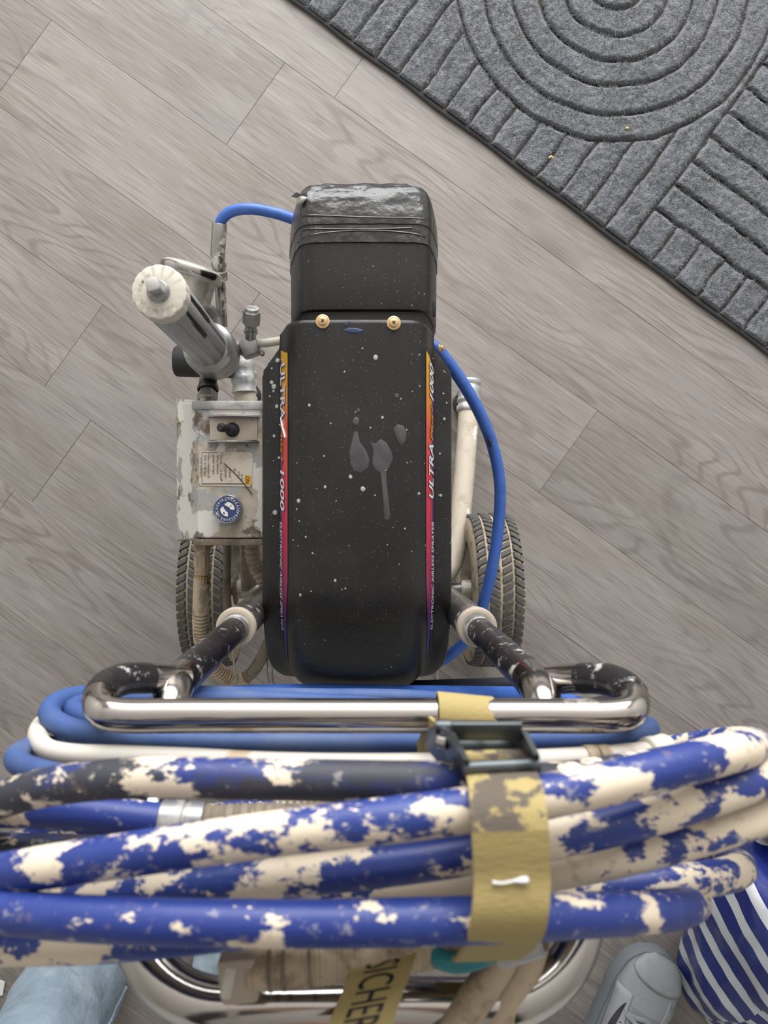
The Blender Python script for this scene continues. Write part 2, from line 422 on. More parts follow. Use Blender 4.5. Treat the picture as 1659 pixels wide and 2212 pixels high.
rv = m.N('ShaderNodeMapRange'); rv.inputs[3].default_value = 0.92; rv.inputs[4].default_value = 1.08; m.nt.links.new(oi.outputs['Random'], rv.inputs[0]); m.nt.links.new(rv.outputs[0], hs.inputs['Value'])
m.col = hs.outputs[0]; m.flush()
m.bump(300, 0.10, 0.0005, 2, (0.06, 1, 1)); M['wood'] = m.m
m = Mat('subfloor', (46, 40, 36), 0.9); M['sub'] = m.m
m = Mat('rug_pile', (108, 110, 114), 0.95, 0, 0.1); m.layer((88, 89, 92), m.mask(22, 0.42, 0.62, 3), 0.6); m.layer((138, 140, 145), m.mask(160, 0.52, 0.68, 2, 0.7), 0.6)
m.bump(420, 0.9, 0.004, 2); m.b.inputs['Sheen Weight'].default_value = 0.35; M['rug'] = m.m
m = Mat('rug_groove', (88, 83, 80), 0.95, 0, 0.1); m.bump(500, 0.6, 0.002); M['rugbase'] = m.m
m = Mat('rug_edge', (62, 62, 64), 0.9); m.bump(300, 0.6, 0.002); M['rugedge'] = m.m
m = Mat('crumb', (214, 186, 132), 0.6); M['crumb'] = m.m

def grad_mat():
    m = Mat('decal_gradient', (220, 60, 70), 0.35)
    sep = m.N('ShaderNodeSeparateXYZ'); m.nt.links.new(m.tc.outputs['Object'], sep.inputs[0])
    mr = m.N('ShaderNodeMapRange'); mr.inputs[1].default_value = 0.185; mr.inputs[2].default_value = -0.16
    m.nt.links.new(sep.outputs[1], mr.inputs[0])
    cr = m.N('ShaderNodeValToRGB'); e = cr.color_ramp.elements
    e[0].position = 0; e[0].color = (*lin((226, 178, 40)), 1); e[1].position = 1; e[1].color = (*lin((48, 62, 140)), 1)
    for p, c in ((0.16, (226, 150, 56)), (0.26, (226, 96, 72)), (0.45, (214, 66, 80)), (0.62, (196, 52, 88)), (0.8, (128, 44, 90)), (0.9, (70, 56, 130))):
        x = e.new(p); x.color = (*lin(c), 1)
    m.nt.links.new(mr.outputs[0], cr.inputs[0]); m.col = cr.outputs[0]; m.flush(); return m.m
M['decal'] = grad_mat()

# ---------------------------------------------------------------- floor
fl = mk('floor', [(-2.1, -2.3, -0.012), (2.5, -2.3, -0.012), (2.5, 2.9, -0.012), (-2.1, 2.9, -0.012)], [(0, 1, 2, 3)], M['sub'], smooth=False)
tag(fl, 'grey-brown oak plank flooring laid on the diagonal', None, None, 'structure')
TH = math.radians(35.6); CU, SU = math.cos(TH), math.sin(TH)
k = H / F
PW, PLN = 218 * k, 1451 * k
bm = bmesh.new(); bmesh.ops.create_cube(bm, size=1)
for v in bm.verts: v.co = Vector((v.co.x * (PLN - 0.0005), v.co.y * (PW - 0.0004), v.co.z * 0.011 - 0.0055))
top = [e for e in bm.edges if all(v.co.z > -0.001 for v in e.verts)]
bmesh.ops.bevel(bm, geom=top, offset=0.0004, segments=1, affect='EDGES')
plank_me = bpy.data.meshes.new('plank'); bm.to_mesh(plank_me); bm.free(); plank_me.materials.append(M['wood'])
# row -> u of one butt joint (pixels along the planks)
joints = {-2: 710, -1: 579, 0: 115, 1: 825, 2: 564, 3: 688}
for row in range(-20, 20):
    u0 = joints.get(row, (row * 523) % 1451)
    v_mid = -30 + 218 * row + 109
    for n in range(-4, 5):
        um = u0 + 1451 * n + 725.5
        px = um * CU - v_mid * SU; py = um * SU + v_mid * CU
        c = P(px, py, 0)
        if not (-1.9 < c.x < 2.3 and -2.1 < c.y < 2.7): continue
        o = link('plank', plank_me, None, fl, c)
        o.rotation_euler = (0, 0, -TH)
        o.location.z += random.uniform(-0.0002, 0.0002)

# ---------------------------------------------------------------- room shell around the floor
m = Mat('wall_paint', (218, 216, 213), 0.9); m.bump(120, 0.1, 0.001); M['wall'] = m.m
m = Mat('ceiling_paint', (236, 233, 228), 0.9); M['ceil'] = m.m
m = Mat('window_frame_white', (228, 228, 226), 0.4); M['wframe'] = m.m
def slab(name, lo, hi, mat):
    c_ = [(a + b) / 2 for a, b in zip(lo, hi)]; s_ = [b - a for a, b in zip(lo, hi)]
    o = mk(name, *box(c_, s_, 0), mat, smooth=False); o['kind'] = 'structure'; return o
slab('ceiling', (-2.2, -2.4, 2.5), (2.6, 3.0, 2.6), M['ceil'])
slab('wall_left', (-2.2, -2.4, -0.012), (-2.1, 3.0, 2.5), M['wall'])
slab('wall_right', (2.5, -2.4, -0.012), (2.6, 3.0, 2.5), M['wall'])
slab('wall_front', (-2.1, -2.4, -0.012), (2.5, -2.3, 2.5), M['wall'])
wb = MB()
for lo, hi in (((-2.1, 2.9, -0.012), (2.5, 3.0, 0.4)), ((-2.1, 2.9, 2.4), (2.5, 3.0, 2.5)), ((-2.1, 2.9, 0.4), (-1.3, 3.0, 2.4)), ((2.0, 2.9, 0.4), (2.5, 3.0, 2.4))):
    wb.add(box([(a + b) / 2 for a, b in zip(lo, hi)], [b - a for a, b in zip(lo, hi)], 0))
o = wb.build('wall_back', M['wall'], smooth=False); o['kind'] = 'structure'
wf = MB()
for lo, hi in (((-1.3, 2.91, 0.4), (2.0, 2.97, 0.46)), ((-1.3, 2.91, 2.34), (2.0, 2.97, 2.4)), ((-1.3, 2.91, 0.46), (-1.24, 2.97, 2.34)), ((1.94, 2.91, 0.46), (2.0, 2.97, 2.34)), ((0.32, 2.91, 0.46), (0.38, 2.97, 2.34))):
    wf.add(box([(a + b) / 2 for a, b in zip(lo, hi)], [b - a for a, b in zip(lo, hi)], 0.006))
o = wf.build('window_1', M['wframe']); o['kind'] = 'structure'

# ---------------------------------------------------------------- rug
E0 = np.array([1000.0, 270.0]); ev = np.array([0.803, 0.596]); nv = np.array([0.596, -0.803])
rug_loc = P(*(E0 + ev * 150 + nv * 330), 0.0)
rug = empty('plush_rug', rug_loc, 'dark grey plush rug with carved arcs and bars in its pile', 'rug')
def rs2w(r, s, z):
    q = E0 + ev * r + nv * s
    return P(q[0], q[1], 0.012).to_2d().to_3d() + Vector((0, 0, z))
STEP = 2.4
ra = np.arange(-720, 1000, STEP); sa = np.arange(4, 780, STEP)
Rg, Sg = np.meshgrid(ra, sa, indexing='ij')
Rw = Rg + 6 * (vnoise(Rg / 55, Sg / 55, 1) - 0.5) + 2.5 * (vnoise(Rg / 14, Sg / 14, 2) - 0.5)
Sw = Sg + 6 * (vnoise(Rg / 55, Sg / 55, 3) - 0.5) + 2.5 * (vnoise(Rg / 14, Sg / 14, 4) - 0.5)
CR, CS = 82.0, 444.6; RB = 440.6
radii = np.array([60, 115, 170, 224, 287, 343.0])
rho = np.hypot(Rw - CR, Sw - CS)
in1 = Rw < RB
inside = in1 & (rho < 343)
ring = np.searchsorted(radii, rho)
d_ring = np.min(np.abs(rho[..., None] - radii), axis=-1)
bar = np.floor((Rw - RB) / 62.0).astype(int)
fb = (Rw - RB) / 62.0 - bar
d_bar = np.minimum(fb, 1 - fb) * 62
par = np.floor((Sw - 105) / 65.0).astype(int)
fp = (Sw - 105) / 65.0 - par
d_par = np.minimum(fp, 1 - fp) * 65
low = (~in1) & (Sw < 105)
dist = np.where(inside, d_ring, np.where(in1, np.minimum(d_bar, np.abs(rho - 343)), np.where(low, np.minimum(d_bar, np.abs(Sw - 105)), np.minimum(d_par, np.abs(Rw - RB)))))
upper = (Sw > CS).astype(int)
cid = np.where(inside, ring, np.where(in1, 100 + bar + 40 * upper, np.where(low, 300 + bar, 400 + par)))
dist = np.minimum(dist, Sg - 3)
t = np.clip((dist - 2.2) / 6.0, 0, 1); t = t ** 0.5
fur = 0.5 * vnoise(Rg / 5.2, Sg / 7.5, 5) + 0.3 * vnoise(Rg / 2.6, Sg / 3.4, 6) + 0.35 * vnoise(Rg / 13, Sg / 13, 7) + 0.5 * vnoise(Rg / 40, Sg / 40, 8)
Z = 0.0045 + t * (0.0075 + 0.0042 * fur)
nR, nS = Rg.shape
qx = E0[0] + ev[0] * Rg + nv[0] * Sg; qy = E0[1] + ev[1] * Rg + nv[1] * Sg
dd = (H - 0.012) / F
WX = (qx - NX) * dd; WY = (NY - qy) * dd
fc_id = cid[:-1, :-1]
fd = dist[:-1, :-1]
ii, jj = np.meshgrid(np.arange(nR - 1), np.arange(nS - 1), indexing='ij')
keep = fd > 1.6
co = np.stack([WX - rug_loc.x, WY - rug_loc.y, Z], -1).reshape(-1, 3)
def grid_part(name, sel, mat):
    a = (ii[sel] * nS + jj[sel]); quads = np.stack([a, a + nS, a + nS + 1, a + 1], -1)
    used, inv = np.unique(quads, return_inverse=True)
    q = inv.reshape(-1, 4); vv = co[used]
    me = bpy.data.meshes.new(name)
    me.vertices.add(len(vv)); me.vertices.foreach_set('co', vv.astype(np.float32).ravel())
    me.loops.add(q.size); me.loops.foreach_set('vertex_index', q.astype(np.int32).ravel())
    me.polygons.add(len(q)); me.polygons.foreach_set('loop_start', np.arange(0, q.size, 4, dtype=np.int32))
    me.update(calc_edges=True); me.validate(); me.shade_smooth()
    if me.polygons[0].normal.z < 0: me.flip_normals()
    o = bpy.data.objects.new(name, me); COL.objects.link(o); o.parent = rug; me.materials.append(mat); return o
for c in np.unique(fc_id):
    sel = (fc_id == c) & keep
    if sel.sum() > 25: grid_part('pile_band', sel, M['rug'])
# leaning tufts of pile standing on the bands, one mesh for each tile of the pattern
rng = np.random.RandomState(11); NB = 150000
br = rng.uniform(-480, 860, NB); bs_ = rng.uniform(6, 640, NB)
ix = np.clip(((br + 720) / STEP).astype(int), 0, nR - 2); iy = np.clip(((bs_ - 4) / STEP).astype(int), 0, nS - 2)
ok = dist[ix, iy] > 4.5
br, bs_, ix, iy = br[ok], bs_[ok], ix[ok], iy[ok]; nb = len(br)
ang = 2 * np.pi * 1.6 * vnoise(br / 34 + 9, bs_ / 34 + 3, 21) + rng.normal(0, 0.5, nb)
ln = rng.uniform(0.003, 0.0075, nb); hgt = rng.uniform(0.001, 0.0042, nb); hwid = rng.uniform(0.0004, 0.0009, nb)
qx_ = E0[0] + ev[0] * br + nv[0] * bs_; qy_ = E0[1] + ev[1] * br + nv[1] * bs_
bx_ = (qx_ - NX) * dd - rug_loc.x; by_ = (NY - qy_) * dd - rug_loc.y; bz_ = Z[ix, iy] - 0.001
dxn, dyn = np.cos(ang), np.sin(ang)
v0 = np.stack([bx_ - dyn * hwid, by_ + dxn * hwid, bz_], -1); v1 = np.stack([bx_ + dyn * hwid, by_ - dxn * hwid, bz_], -1)
v2 = np.stack([bx_ + dxn * ln, by_ + dyn * ln, bz_ + hgt], -1)
tv = np.stack([v0, v1, v2], 1).reshape(-1, 3)
me = bpy.data.meshes.new('pile_tufts'); me.vertices.add(len(tv)); me.vertices.foreach_set('co', tv.astype(np.float32).ravel())
me.loops.add(len(tv)); me.loops.foreach_set('vertex_index', np.arange(len(tv), dtype=np.int32)); me.polygons.add(nb); me.polygons.foreach_set('loop_start', np.arange(0, len(tv), 3, dtype=np.int32))
me.update(calc_edges=True); me.materials.append(M['rug'])
tf = bpy.data.objects.new('pile_tufts', me); COL.objects.link(tf); tf.parent = rug; tf['kind'] = 'stuff'
c4 = [rs2w(-722, 0, 0), rs2w(1002, 0, 0), rs2w(1002, 782, 0), rs2w(-722, 782, 0)]
V = [Vector((c.x, c.y, 0.0008)) for c in c4] + [Vector((c.x, c.y, 0.0052)) for c in c4]
mk('backing', V, [(0, 1, 2, 3), (7, 6, 5, 4), (0, 4, 5, 1), (1, 5, 6, 2), (2, 6, 7, 3), (3, 7, 4, 0)], M['rugbase'], rug, smooth=False)
edge_pts = [rs2w(r, 2 + 1.5 * math.sin(r / 37), 0.0046) for r in range(-722, 1003, 30)]
mk('bound_edge', *tube(edge_pts, 0.0040, 8), M['rugedge'], rug)

# crumbs lying on the rug and floor
def crumb(name, px, py, z, pts, r, label):
    c = P(px, py, z)
    o = mk(name, *tube([c + Vector(q) for q in pts], r, 7, step=0.0015, rfun=lambda L, t: r * (0.65 + 0.5 * math.sin(math.pi * t))), M['crumb'])
    return tag(o, label, 'crumb')
crumb('crumb', 1190, 342, 0.0155, [(-.004, .0, 0), (0, .0028, 0.001), (.004, .0005, 0)], 0.0018, 'pale curled crumb lying in a rug groove near the rug edge')
crumb('crumb', 1355, 278, 0.0165, [(-.003, 0, 0), (0, .001, 0.001), (.002, 0, 0)], 0.002, 'tiny tan crumb on the outermost carved ring of the rug')

# ================================================================ paint sprayer on its wheeled cart
SP = empty('paint_sprayer', (0.0, 0.0, 0.0), 'airless paint sprayer with long black cover on a two-wheeled cart with chrome handle', 'paint sprayer')

# ---- cover: cross-section half profile (x, drop below the crown)
ZT = 0.62
PROF = [(0.0, 0.0), (0.022, 0.0003), (0.042, 0.0008), (0.056, 0.002), (0.0635, 0.005), (0.069, 0.010), (0.0725, 0.017),
        (0.0755, 0.024), (0.078, 0.034), (0.0805, 0.044), (0.083, 0.054), (0.085, 0.061), (0.088, 0.0645), (0.094, 0.0655), (0.101, 0.067), (0.106, 0.070), (0.108, 0.077), (0.108, 0.100)]
YF, YR0, RL, RD = 0.203, -0.075, 0.142, 0.19
def cov_drop(Y):
    if Y >= YR0: return 0.0006 * 0
    t = min((YR0 - Y) / RL, 1.0)
    return RD * (1 - math.sqrt(max(0, 1 - t * t)))
def cov_scale(Y):
    t = (YR0 - Y) / RL
    s = 1.0
    if t > 0.62: s = 1 - 0.30 * (1 - math.sqrt(max(0, 1 - ((min(t, 1) - 0.62) / 0.38) ** 2)))
    return s
def flange_x(Y):
    if Y > 0.188: return 0.0868
    if Y > 0.160: return 0.0868 + (0.108 - 0.0868) * (0.188 - Y) / 0.028
    return 0.108
CX = 0.0005
def cov_pt(sgn, Y, i, f=0.0, out=0.0):
    """point on the cover: profile segment i with fraction f, pushed out along the segment normal"""
    a = PROF[i]; b = PROF[min(i + 1, len(PROF) - 1)]
    x = a[0] + (b[0] - a[0]) * f; d = a[1] + (b[1] - a[1]) * f
    fx = flange_x(Y)
    if x > fx: x = fx
    nx, nz = (b[1] - a[1]), (b[0] - a[0]); L = math.hypot(nx, nz) or 1
    x += nx / L * out; d -= nz / L * out
    s = cov_scale(Y)
    return Vector((CX + sgn * x * s, Y, ZT - d - cov_drop(Y)))
ys = [YF + 0.0, YF - 0.004] + [YF - 0.01 - 0.006 * i for i in range(0, 45)]
ys = [y for y in ys if y > YR0] + [YR0 - RL * math.sin(math.pi / 2 * q / 26) for q in range(27)]
rings = []
for Y in ys:
    rings.append([cov_pt(-1, Y, i) for i in range(len(PROF) - 1, 0, -1)] + [cov_pt(1, Y, i) for i in range(len(PROF))])
v, f = loft(rings, False)
cover = mk('cover', v, f, M['black'], SP, angle=35)
md = cover.modifiers.new('solid', 'SOLIDIFY'); md.thickness = 0.0022; md.offset = -1

def decal_strip(sgn, y0, y1, i0, f0, i1, f1, out, mat, name, taper=None, jag=0.0):
    V = []; Fc = []; n = 70
    for q in range(n + 1):
        Y = y0 + (y1 - y0) * q / n
        for e in range(5):
            tt = e / 4
            if taper: tt = 0.5 + (tt - 0.5) * taper(q / n)
            p = i0 + f0 + (i1 + f1 - i0 - f0) * tt
            Yj = Y + (jag * (tt - 0.5) if q == 0 else 0)
            V.append(cov_pt(sgn, Yj, int(p), p - int(p), out))
    for q in range(n):
        for e in range(4): Fc.append((q * 5 + e, q * 5 + e + 1, q * 5 + e + 6, q * 5 + e + 5))
    return mk(name, V, Fc, mat, cover)
tp = lambda t: 1.0 if t < 0.72 else max(0.12, 1 - (t - 0.72) / 0.28 * 0.9)
decal_strip(-1, 0.178, -0.168, 6, 0.3, 10, 0.7, 0.0006, M['decal'], 'stripe', tp, 0.012)
decal_strip(1, 0.170, -0.168, 6, 0.3, 10, 0.7, 0.0006, M['decal'], 'stripe', tp, -0.01)
decal_strip(-1, 0.172, -0.165, 9, 0.95, 10, 0.75, 0.0009, M['purple'], 'stripe_border', tp)
decal_strip(1, 0.165, -0.165, 9, 0.95, 10, 0.75, 0.0009, M['purple'], 'stripe_border', tp)
def decal_text(sgn, body, ystart, length, p_lo, p_hi, mat, name, out=0.0013, shear=0.25, offset=0.0):
    V2, Fc = text_vf(body, 1.0, 1.0, shear, 0.12, offset=offset)
    xs = [a for a, b in V2]; yy = [b for a, b in V2]
    x0, x1, y0, y1 = min(xs), max(xs), min(yy), max(yy)
    V = []
    for a, b in V2:
        tx = (a - x0) / (x1 - x0); ty = (b - y0) / (y1 - y0)
        Y = ystart - length * tx if sgn < 0 else ystart + length * tx
        p = p_lo + (p_hi - p_lo) * ty
        V.append(cov_pt(sgn, Y, int(p), p - int(p), out))
    return mk(name, V, Fc, mat, cover, smooth=False)
for sgn, items in ((-1, [('ULTRA', 0.166, 0.060, 'white', 10.5, 7.3), ('Plus+', 0.100, 0.044, 'yellow', 10.2, 8.4), ('1000', 0.050, 0.046, 'white', 10.5, 7.6), ('ELECTRONIC AIRLESS SPRAYER', -0.008, 0.122, 'white', 10.8, 9.1)]),
                   (1, [('ULTRA', 0.018, 0.060, 'white', 10.5, 7.3), ('Plus+', 0.082, 0.040, 'yellow', 10.2, 8.4), ('1000', 0.126, 0.040, 'white', 10.5, 7.6), ('ELECTRONIC AIRLESS SPRAYER', -0.130, 0.122, 'white', 10.8, 9.1)])):
    for body, y0, ln, mt, lo, hi in items:
        small = len(body) > 10
        if not small: decal_text(sgn, body, y0 - sgn * 0.0012 * -1, ln, lo + 0.12, hi + 0.12, M['purple'], 'lettering_shadow', 0.0011, offset=0.012)
        decal_text(sgn, body, y0, ln, lo, hi, M[mt], 'lettering', 0.0015, offset=0.0 if small else 0.02)
# loose white swash across the left stripe
sw = [cov_pt(-1, 0.108, 10, 0.2, 0.001), cov_pt(-1, 0.10, 9, 0.4, 0.0014), cov_pt(-1, 0.092, 8, 0.3, 0.0014), cov_pt(-1, 0.083, 7, 0.3, 0.001)]
mk('lettering_swash', *tube(sw, 0.0011, 6, step=0.003), M['white'], cover)

# dried drips and paint spots on the cover
def top_z(x, Y):
    ax = abs(x - CX)
    for i in range(len(PROF) - 1):
        if PROF[i][0] <= ax <= PROF[i + 1][0] and PROF[i + 1][0] > PROF[i][0]:
            f_ = (ax - PROF[i][0]) / (PROF[i + 1][0] - PROF[i][0]); dz = PROF[i][1] + f_ * (PROF[i + 1][1] - PROF[i][1]); break
    else: dz = PROF[-1][1]
    return ZT - dz - cov_drop(Y)
def blot(outline_px, mat, name, h=0.0006, label=None):
    """thin flat stain on the cover with the outline given in photo pixels"""
    n = len(outline_px)
    pts = [P(a, b, ZT) for a, b in outline_px]
    c = sum(pts, Vector()) / n
    V = []
    for s, dz in ((1, 0.0002), (0.85, h), (0.4, h)):
        for p in pts:
            q = c + (p - c) * s; V.append(Vector((q.x, q.y, top_z(q.x, q.y) + dz)))
    Fc = []
    for rr in range(2):
        for i in range(n): Fc.append((rr * n + i, rr * n + (i + 1) % n, (rr + 1) * n + (i + 1) % n, (rr + 1) * n + i))
    Fc.append(tuple(2 * n + i for i in range(n)))
    return mk(name, V, Fc, mat, cover, label=label)
def oval(cx, cy, rx, ry, n=14, wob=0.12):
    return [(cx + rx * math.cos(2 * math.pi * i / n) * (1 + random.uniform(-wob, wob)), cy + ry * math.sin(2 * math.pi * i / n) * (1 + random.uniform(-wob, wob))) for i in range(n)]
blot([(765, 932), (773, 932), (777, 955), (790, 972), (798, 992), (795, 1010), (780, 1021), (764, 1016), (757, 1000), (755, 975), (760, 955)], M['stain'], 'dried_stain')
blot([(800, 955), (812, 958), (822, 948), (834, 955), (846, 975), (848, 992), (840, 1010), (830, 1025), (812, 1015), (804, 1002), (806, 985), (806, 970)], M['stain'], 'dried_stain')
blot([(822, 1018), (834, 1018), (836, 1050), (840, 1085), (842, 1108), (840, 1122), (832, 1122), (829, 1108), (828, 1085), (825, 1050)], M['stain'], 'dried_stain')
blot([(850, 925), (860, 916), (872, 920), (878, 935), (876, 952), (868, 962), (858, 950)], M['stain'], 'dried_stain')
blot(oval(769, 910, 7, 9), M['stain'], 'dried_stain'); blot(oval(774, 886, 4, 5), M['stain'], 'dried_stain'); blot(oval(857, 855, 5, 5), M['stain'], 'dried_stain')
for a, b, r in ((811, 772, 5), (757, 1030, 4), (784, 1056, 5), (644, 1082, 4), (702, 1052, 3), (906, 1066, 3), (816, 996, 2), (833, 1015, 2), (744, 803, 2), (1 + 825, 902, 3), (724, 1254, 3), (648, 1286, 3), (746, 1271, 2), (875, 1142, 2), (675, 1195, 2), (660, 1160, 2), (640, 1100, 2), (668, 875, 3), (800, 924, 2), (700, 985, 2), (850, 1460, 2)):
    blot(oval(a, b, r, r * 1.15, 8), M['splat'], 'paint_spot', 0.0005)
for a, b, r in ((600, 779, 4.5), (587, 826, 4), (592, 835, 5), (591, 845, 2.5), (587, 796, 2), (583, 856, 2), (598, 878, 4), (592, 942, 3), (603, 989, 2.5), (594, 1107, 5), (605, 918, 2), (952, 1070, 3), (960, 905, 3), (958, 850, 2), (965, 870, 2), (950, 980, 2)):
    zf = ZT - 0.066
    pts = oval(a, b, r, r * 1.1, 9)
    pp = [P(x, y, zf) for x, y in pts]; c = sum(pp, Vector()) / len(pp)
    V = [Vector((q.x, q.y, top_z(q.x, q.y) + 0.0006)) for q in pp] + [Vector((c.x, c.y, top_z(c.x, c.y) + 0.0009))]
    mk('paint_spot', V, [(i, (i + 1) % 9, 9) for i in range(9)], M['splat'], cover)
for a, b in (((740, 712), (785, 720)),):
    m = Mat('blue_smear', (36, 52, 92), 0.5); blot([(742, 713), (755, 708), (772, 709), (786, 714), (776, 720), (755, 720)], m.m, 'blue_smear')
    blot([(742, 685 + 10), (748, 696), (756, 694), (752, 702), (744, 703)], m.m, 'blue_smear')

# ---- screws with washers on the cover
def screw(px, py):
    c = P(px, py, ZT + 0.0005); c.z = top_z(c.x, c.y) + 0.0003
    wsh = mk('screw', *lathe([(0.0068, 0), (0.0073, 0.0004), (0.0073, 0.0014), (0.0066, 0.0018), (0.0050, 0.0018), (0.0047, 0.0022), (0.0046, 0.0034), (0.0036, 0.0040), (0.0014, 0.0041)], c, (0, 0, 1), 28), M['brass'], cover)
    a = random.uniform(0, 1.5)
    mb = MB()
    for q in (0, math.pi / 2):
        mb.add(box(c + Vector((0, 0, 0.00405)), (0.0042, 0.0010, 0.0006), 0, Matrix.Rotation(a + q, 3, 'Z')))
    mb.build('phillips_slot', M['dark'], cover, smooth=False)
screw(697, 694.5); screw(850.5, 698)
mk('side_screw', *lathe([(0.005, 0), (0.005, 0.0015), (0.0035, 0.002), (0.0035, 0.004), (0.002, 0.005)], P(950, 752, ZT - 0.045), (1, 0, 0.35), 18), M['brass'], cover)

# ---- motor shroud in front of the cover, taped at its end
SX = 0.0085; SZ = 0.612
SPROF = [(0.0, 0.0), (0.03, 0.0004), (0.05, 0.0012), (0.060, 0.0035), (0.0665, 0.009), (0.0705, 0.018), (0.075, 0.035), (0.082, 0.07), (0.086, 0.105), (0.086, 0.15), (0.082, 0.21)]
def sh_ring(Y, sc=1.0, dz=0.0, jit=0.0, seed=0):
    R = []
    seq = [(-a, b) for a, b in SPROF[:0:-1]] + SPROF
    for i, (a, b) in enumerate(seq):
        j = jit * (mnoise.noise(Vector((i * 0.9, Y * 120, seed))))
        j2 = jit * (mnoise.noise(Vector((a * 60, Y * 60, seed + 5))))
        R.append(Vector((SX + a * sc + j * (1 if a > 0 else -1) * 0.6, Y + j2 * 0.5, SZ - b * (1 if sc > 0.99 else sc) - dz + j)))
    return R
st = [(0.2145, 0.975, 0.004), (0.2165, 0.995, 0.001), (0.222, 1, 0), (0.25, 1.003, 0), (0.28, 1.006, 0), (0.31, 1.006, 0.0005), (0.332, 0.995, 0.003), (0.345, 0.97, 0.008), (0.354, 0.93, 0.018), (0.358, 0.88, 0.03), (0.357, 0.82, 0.06)]
v, f = loft([sh_ring(a, b, c) for a, b, c in st], False, False, True)
shroud = mk('motor_shroud', v, f, M['black'], SP, angle=40)
v, f = loft([sh_ring(a, b * 0.965, c + 0.004) for a, b, c in ((0.185, 1, 0), (0.225, 1, 0))], False)
mk('seam_gap', v, f, M['dark'], SP)
tst = [(0.284 + 0.002, 1.008, -0.0006), (0.2865, 1.016, -0.0016), (0.296, 1.016, -0.0016), (0.305, 1.016, -0.001), (0.3055, 1.024, -0.0022), (0.315, 1.024, -0.0016), (0.325, 1.018, 0.0), (0.3345, 1.008, 0.002), (0.342, 0.995, 0.0045), (0.349, 0.972, 0.0095), (0.355, 0.94, 0.017), (0.3595, 0.90, 0.027), (0.3605, 0.87, 0.05)]
dense = []
for (a, b, c), (a2, b2, c2) in zip(tst, tst[1:]):
    for q in range(3): t_ = q / 3; dense.append((a + (a2 - a) * t_, b + (b2 - b) * t_, c + (c2 - c) * t_))
dense.append(tst[-1])
tr = []
for a, b, c in dense:
    base = sh_ring(a, b, c)
    R = []
    for p, q in zip(base, base[1:]):
        for t_ in (0, 0.33, 0.66): R.append(p.lerp(q, t_))
    R.append(base[-1])
    out = []
    amp = 0.0008 + 0.0035 * max(0, (a - 0.325) / 0.035)
    for p in R:
        n_ = mnoise.noise(Vector((p.x * 55, p.y * 160, 1.0))) + 0.6 * mnoise.noise(Vector((p.x * 140, p.y * 60, 4.0)))
        out.append(p + Vector((0, 0.35 * amp * n_, amp * n_)))
    tr.append(out)
v, f = loft(tr, False)
tp_o = mk('tape_wrap', v, f, M['tape'], SP, angle=50, label='shiny crumpled black tape around the end of the shroud')
# diagonal overlapping edges of the tape
for (a, b, c) in (((-0.072, 0.292), (0.0, 0.304), (0.07, 0.293)), ((-0.068, 0.316), (0.01, 0.3105), (0.068, 0.312)), ((-0.066, 0.301), (-0.02, 0.298), (0.05, 0.3015))):
    pts = []
    for q in range(21):
        t_ = q / 20
        x = a[0] + (c[0] - a[0]) * t_
        y = (a[1] * (1 - t_) ** 2 + 2 * b[1] * t_ * (1 - t_) + c[1] * t_ ** 2)
        ax = abs(x); z = SZ + 0.0016
        for (p0, p1) in zip(SPROF, SPROF[1:]):
            if p0[0] * 1.016 <= ax <= p1[0] * 1.016: z -= p0[1] + (p1[1] - p0[1]) * (ax / 1.016 - p0[0]) / (p1[0] - p0[0]); break
        pts.append((SX + x, y, z))
    mk('tape_fold', *tube(pts, 0.0009, 6, smooth=False), M['tape'], tp_o)
mk('torn_padding', *tube([P(640, 440, 0.60), P(648, 434, 0.606), P(656, 429, 0.607), P(662, 428, 0.604)], 0.003, 8, step=0.002, rfun=lambda L, t: 0.0034 * math.sin(math.pi * min(max(t, .08), .92))), M['cap'], tp_o, label='pale padding showing through a tear in the tape')
mk('tape_flap', [P(628, 425, 0.602), P(642, 428, 0.612), P(652, 420, 0.612), P(640, 415, 0.606)], [(0, 1, 2, 3)], M['tape'], tp_o)
mk('clip', *box(P(931, 672, 0.56), (0.004, 0.016, 0.02), 0.001, Matrix.Rotation(0.3, 3, 'Y')), M['dark'], shroud)

# ---- drive housing and motor that carry cover and shroud
mk('motor', *lathe([(0.055, 0), (0.062, 0.006), (0.062, 0.12), (0.055, 0.126)], (SX, 0.225, 0.51), (0, 1, 0), 32), M['steel'], SP)
mk('drive_housing', *box((0.0, 0.02, 0.46), (0.15, 0.36, 0.14), 0.012), M['alu'], SP)
mk('cart_plate', *box((0.0, 0.03, 0.383), (0.19, 0.36, 0.012), 0.003), M['cream'], SP)

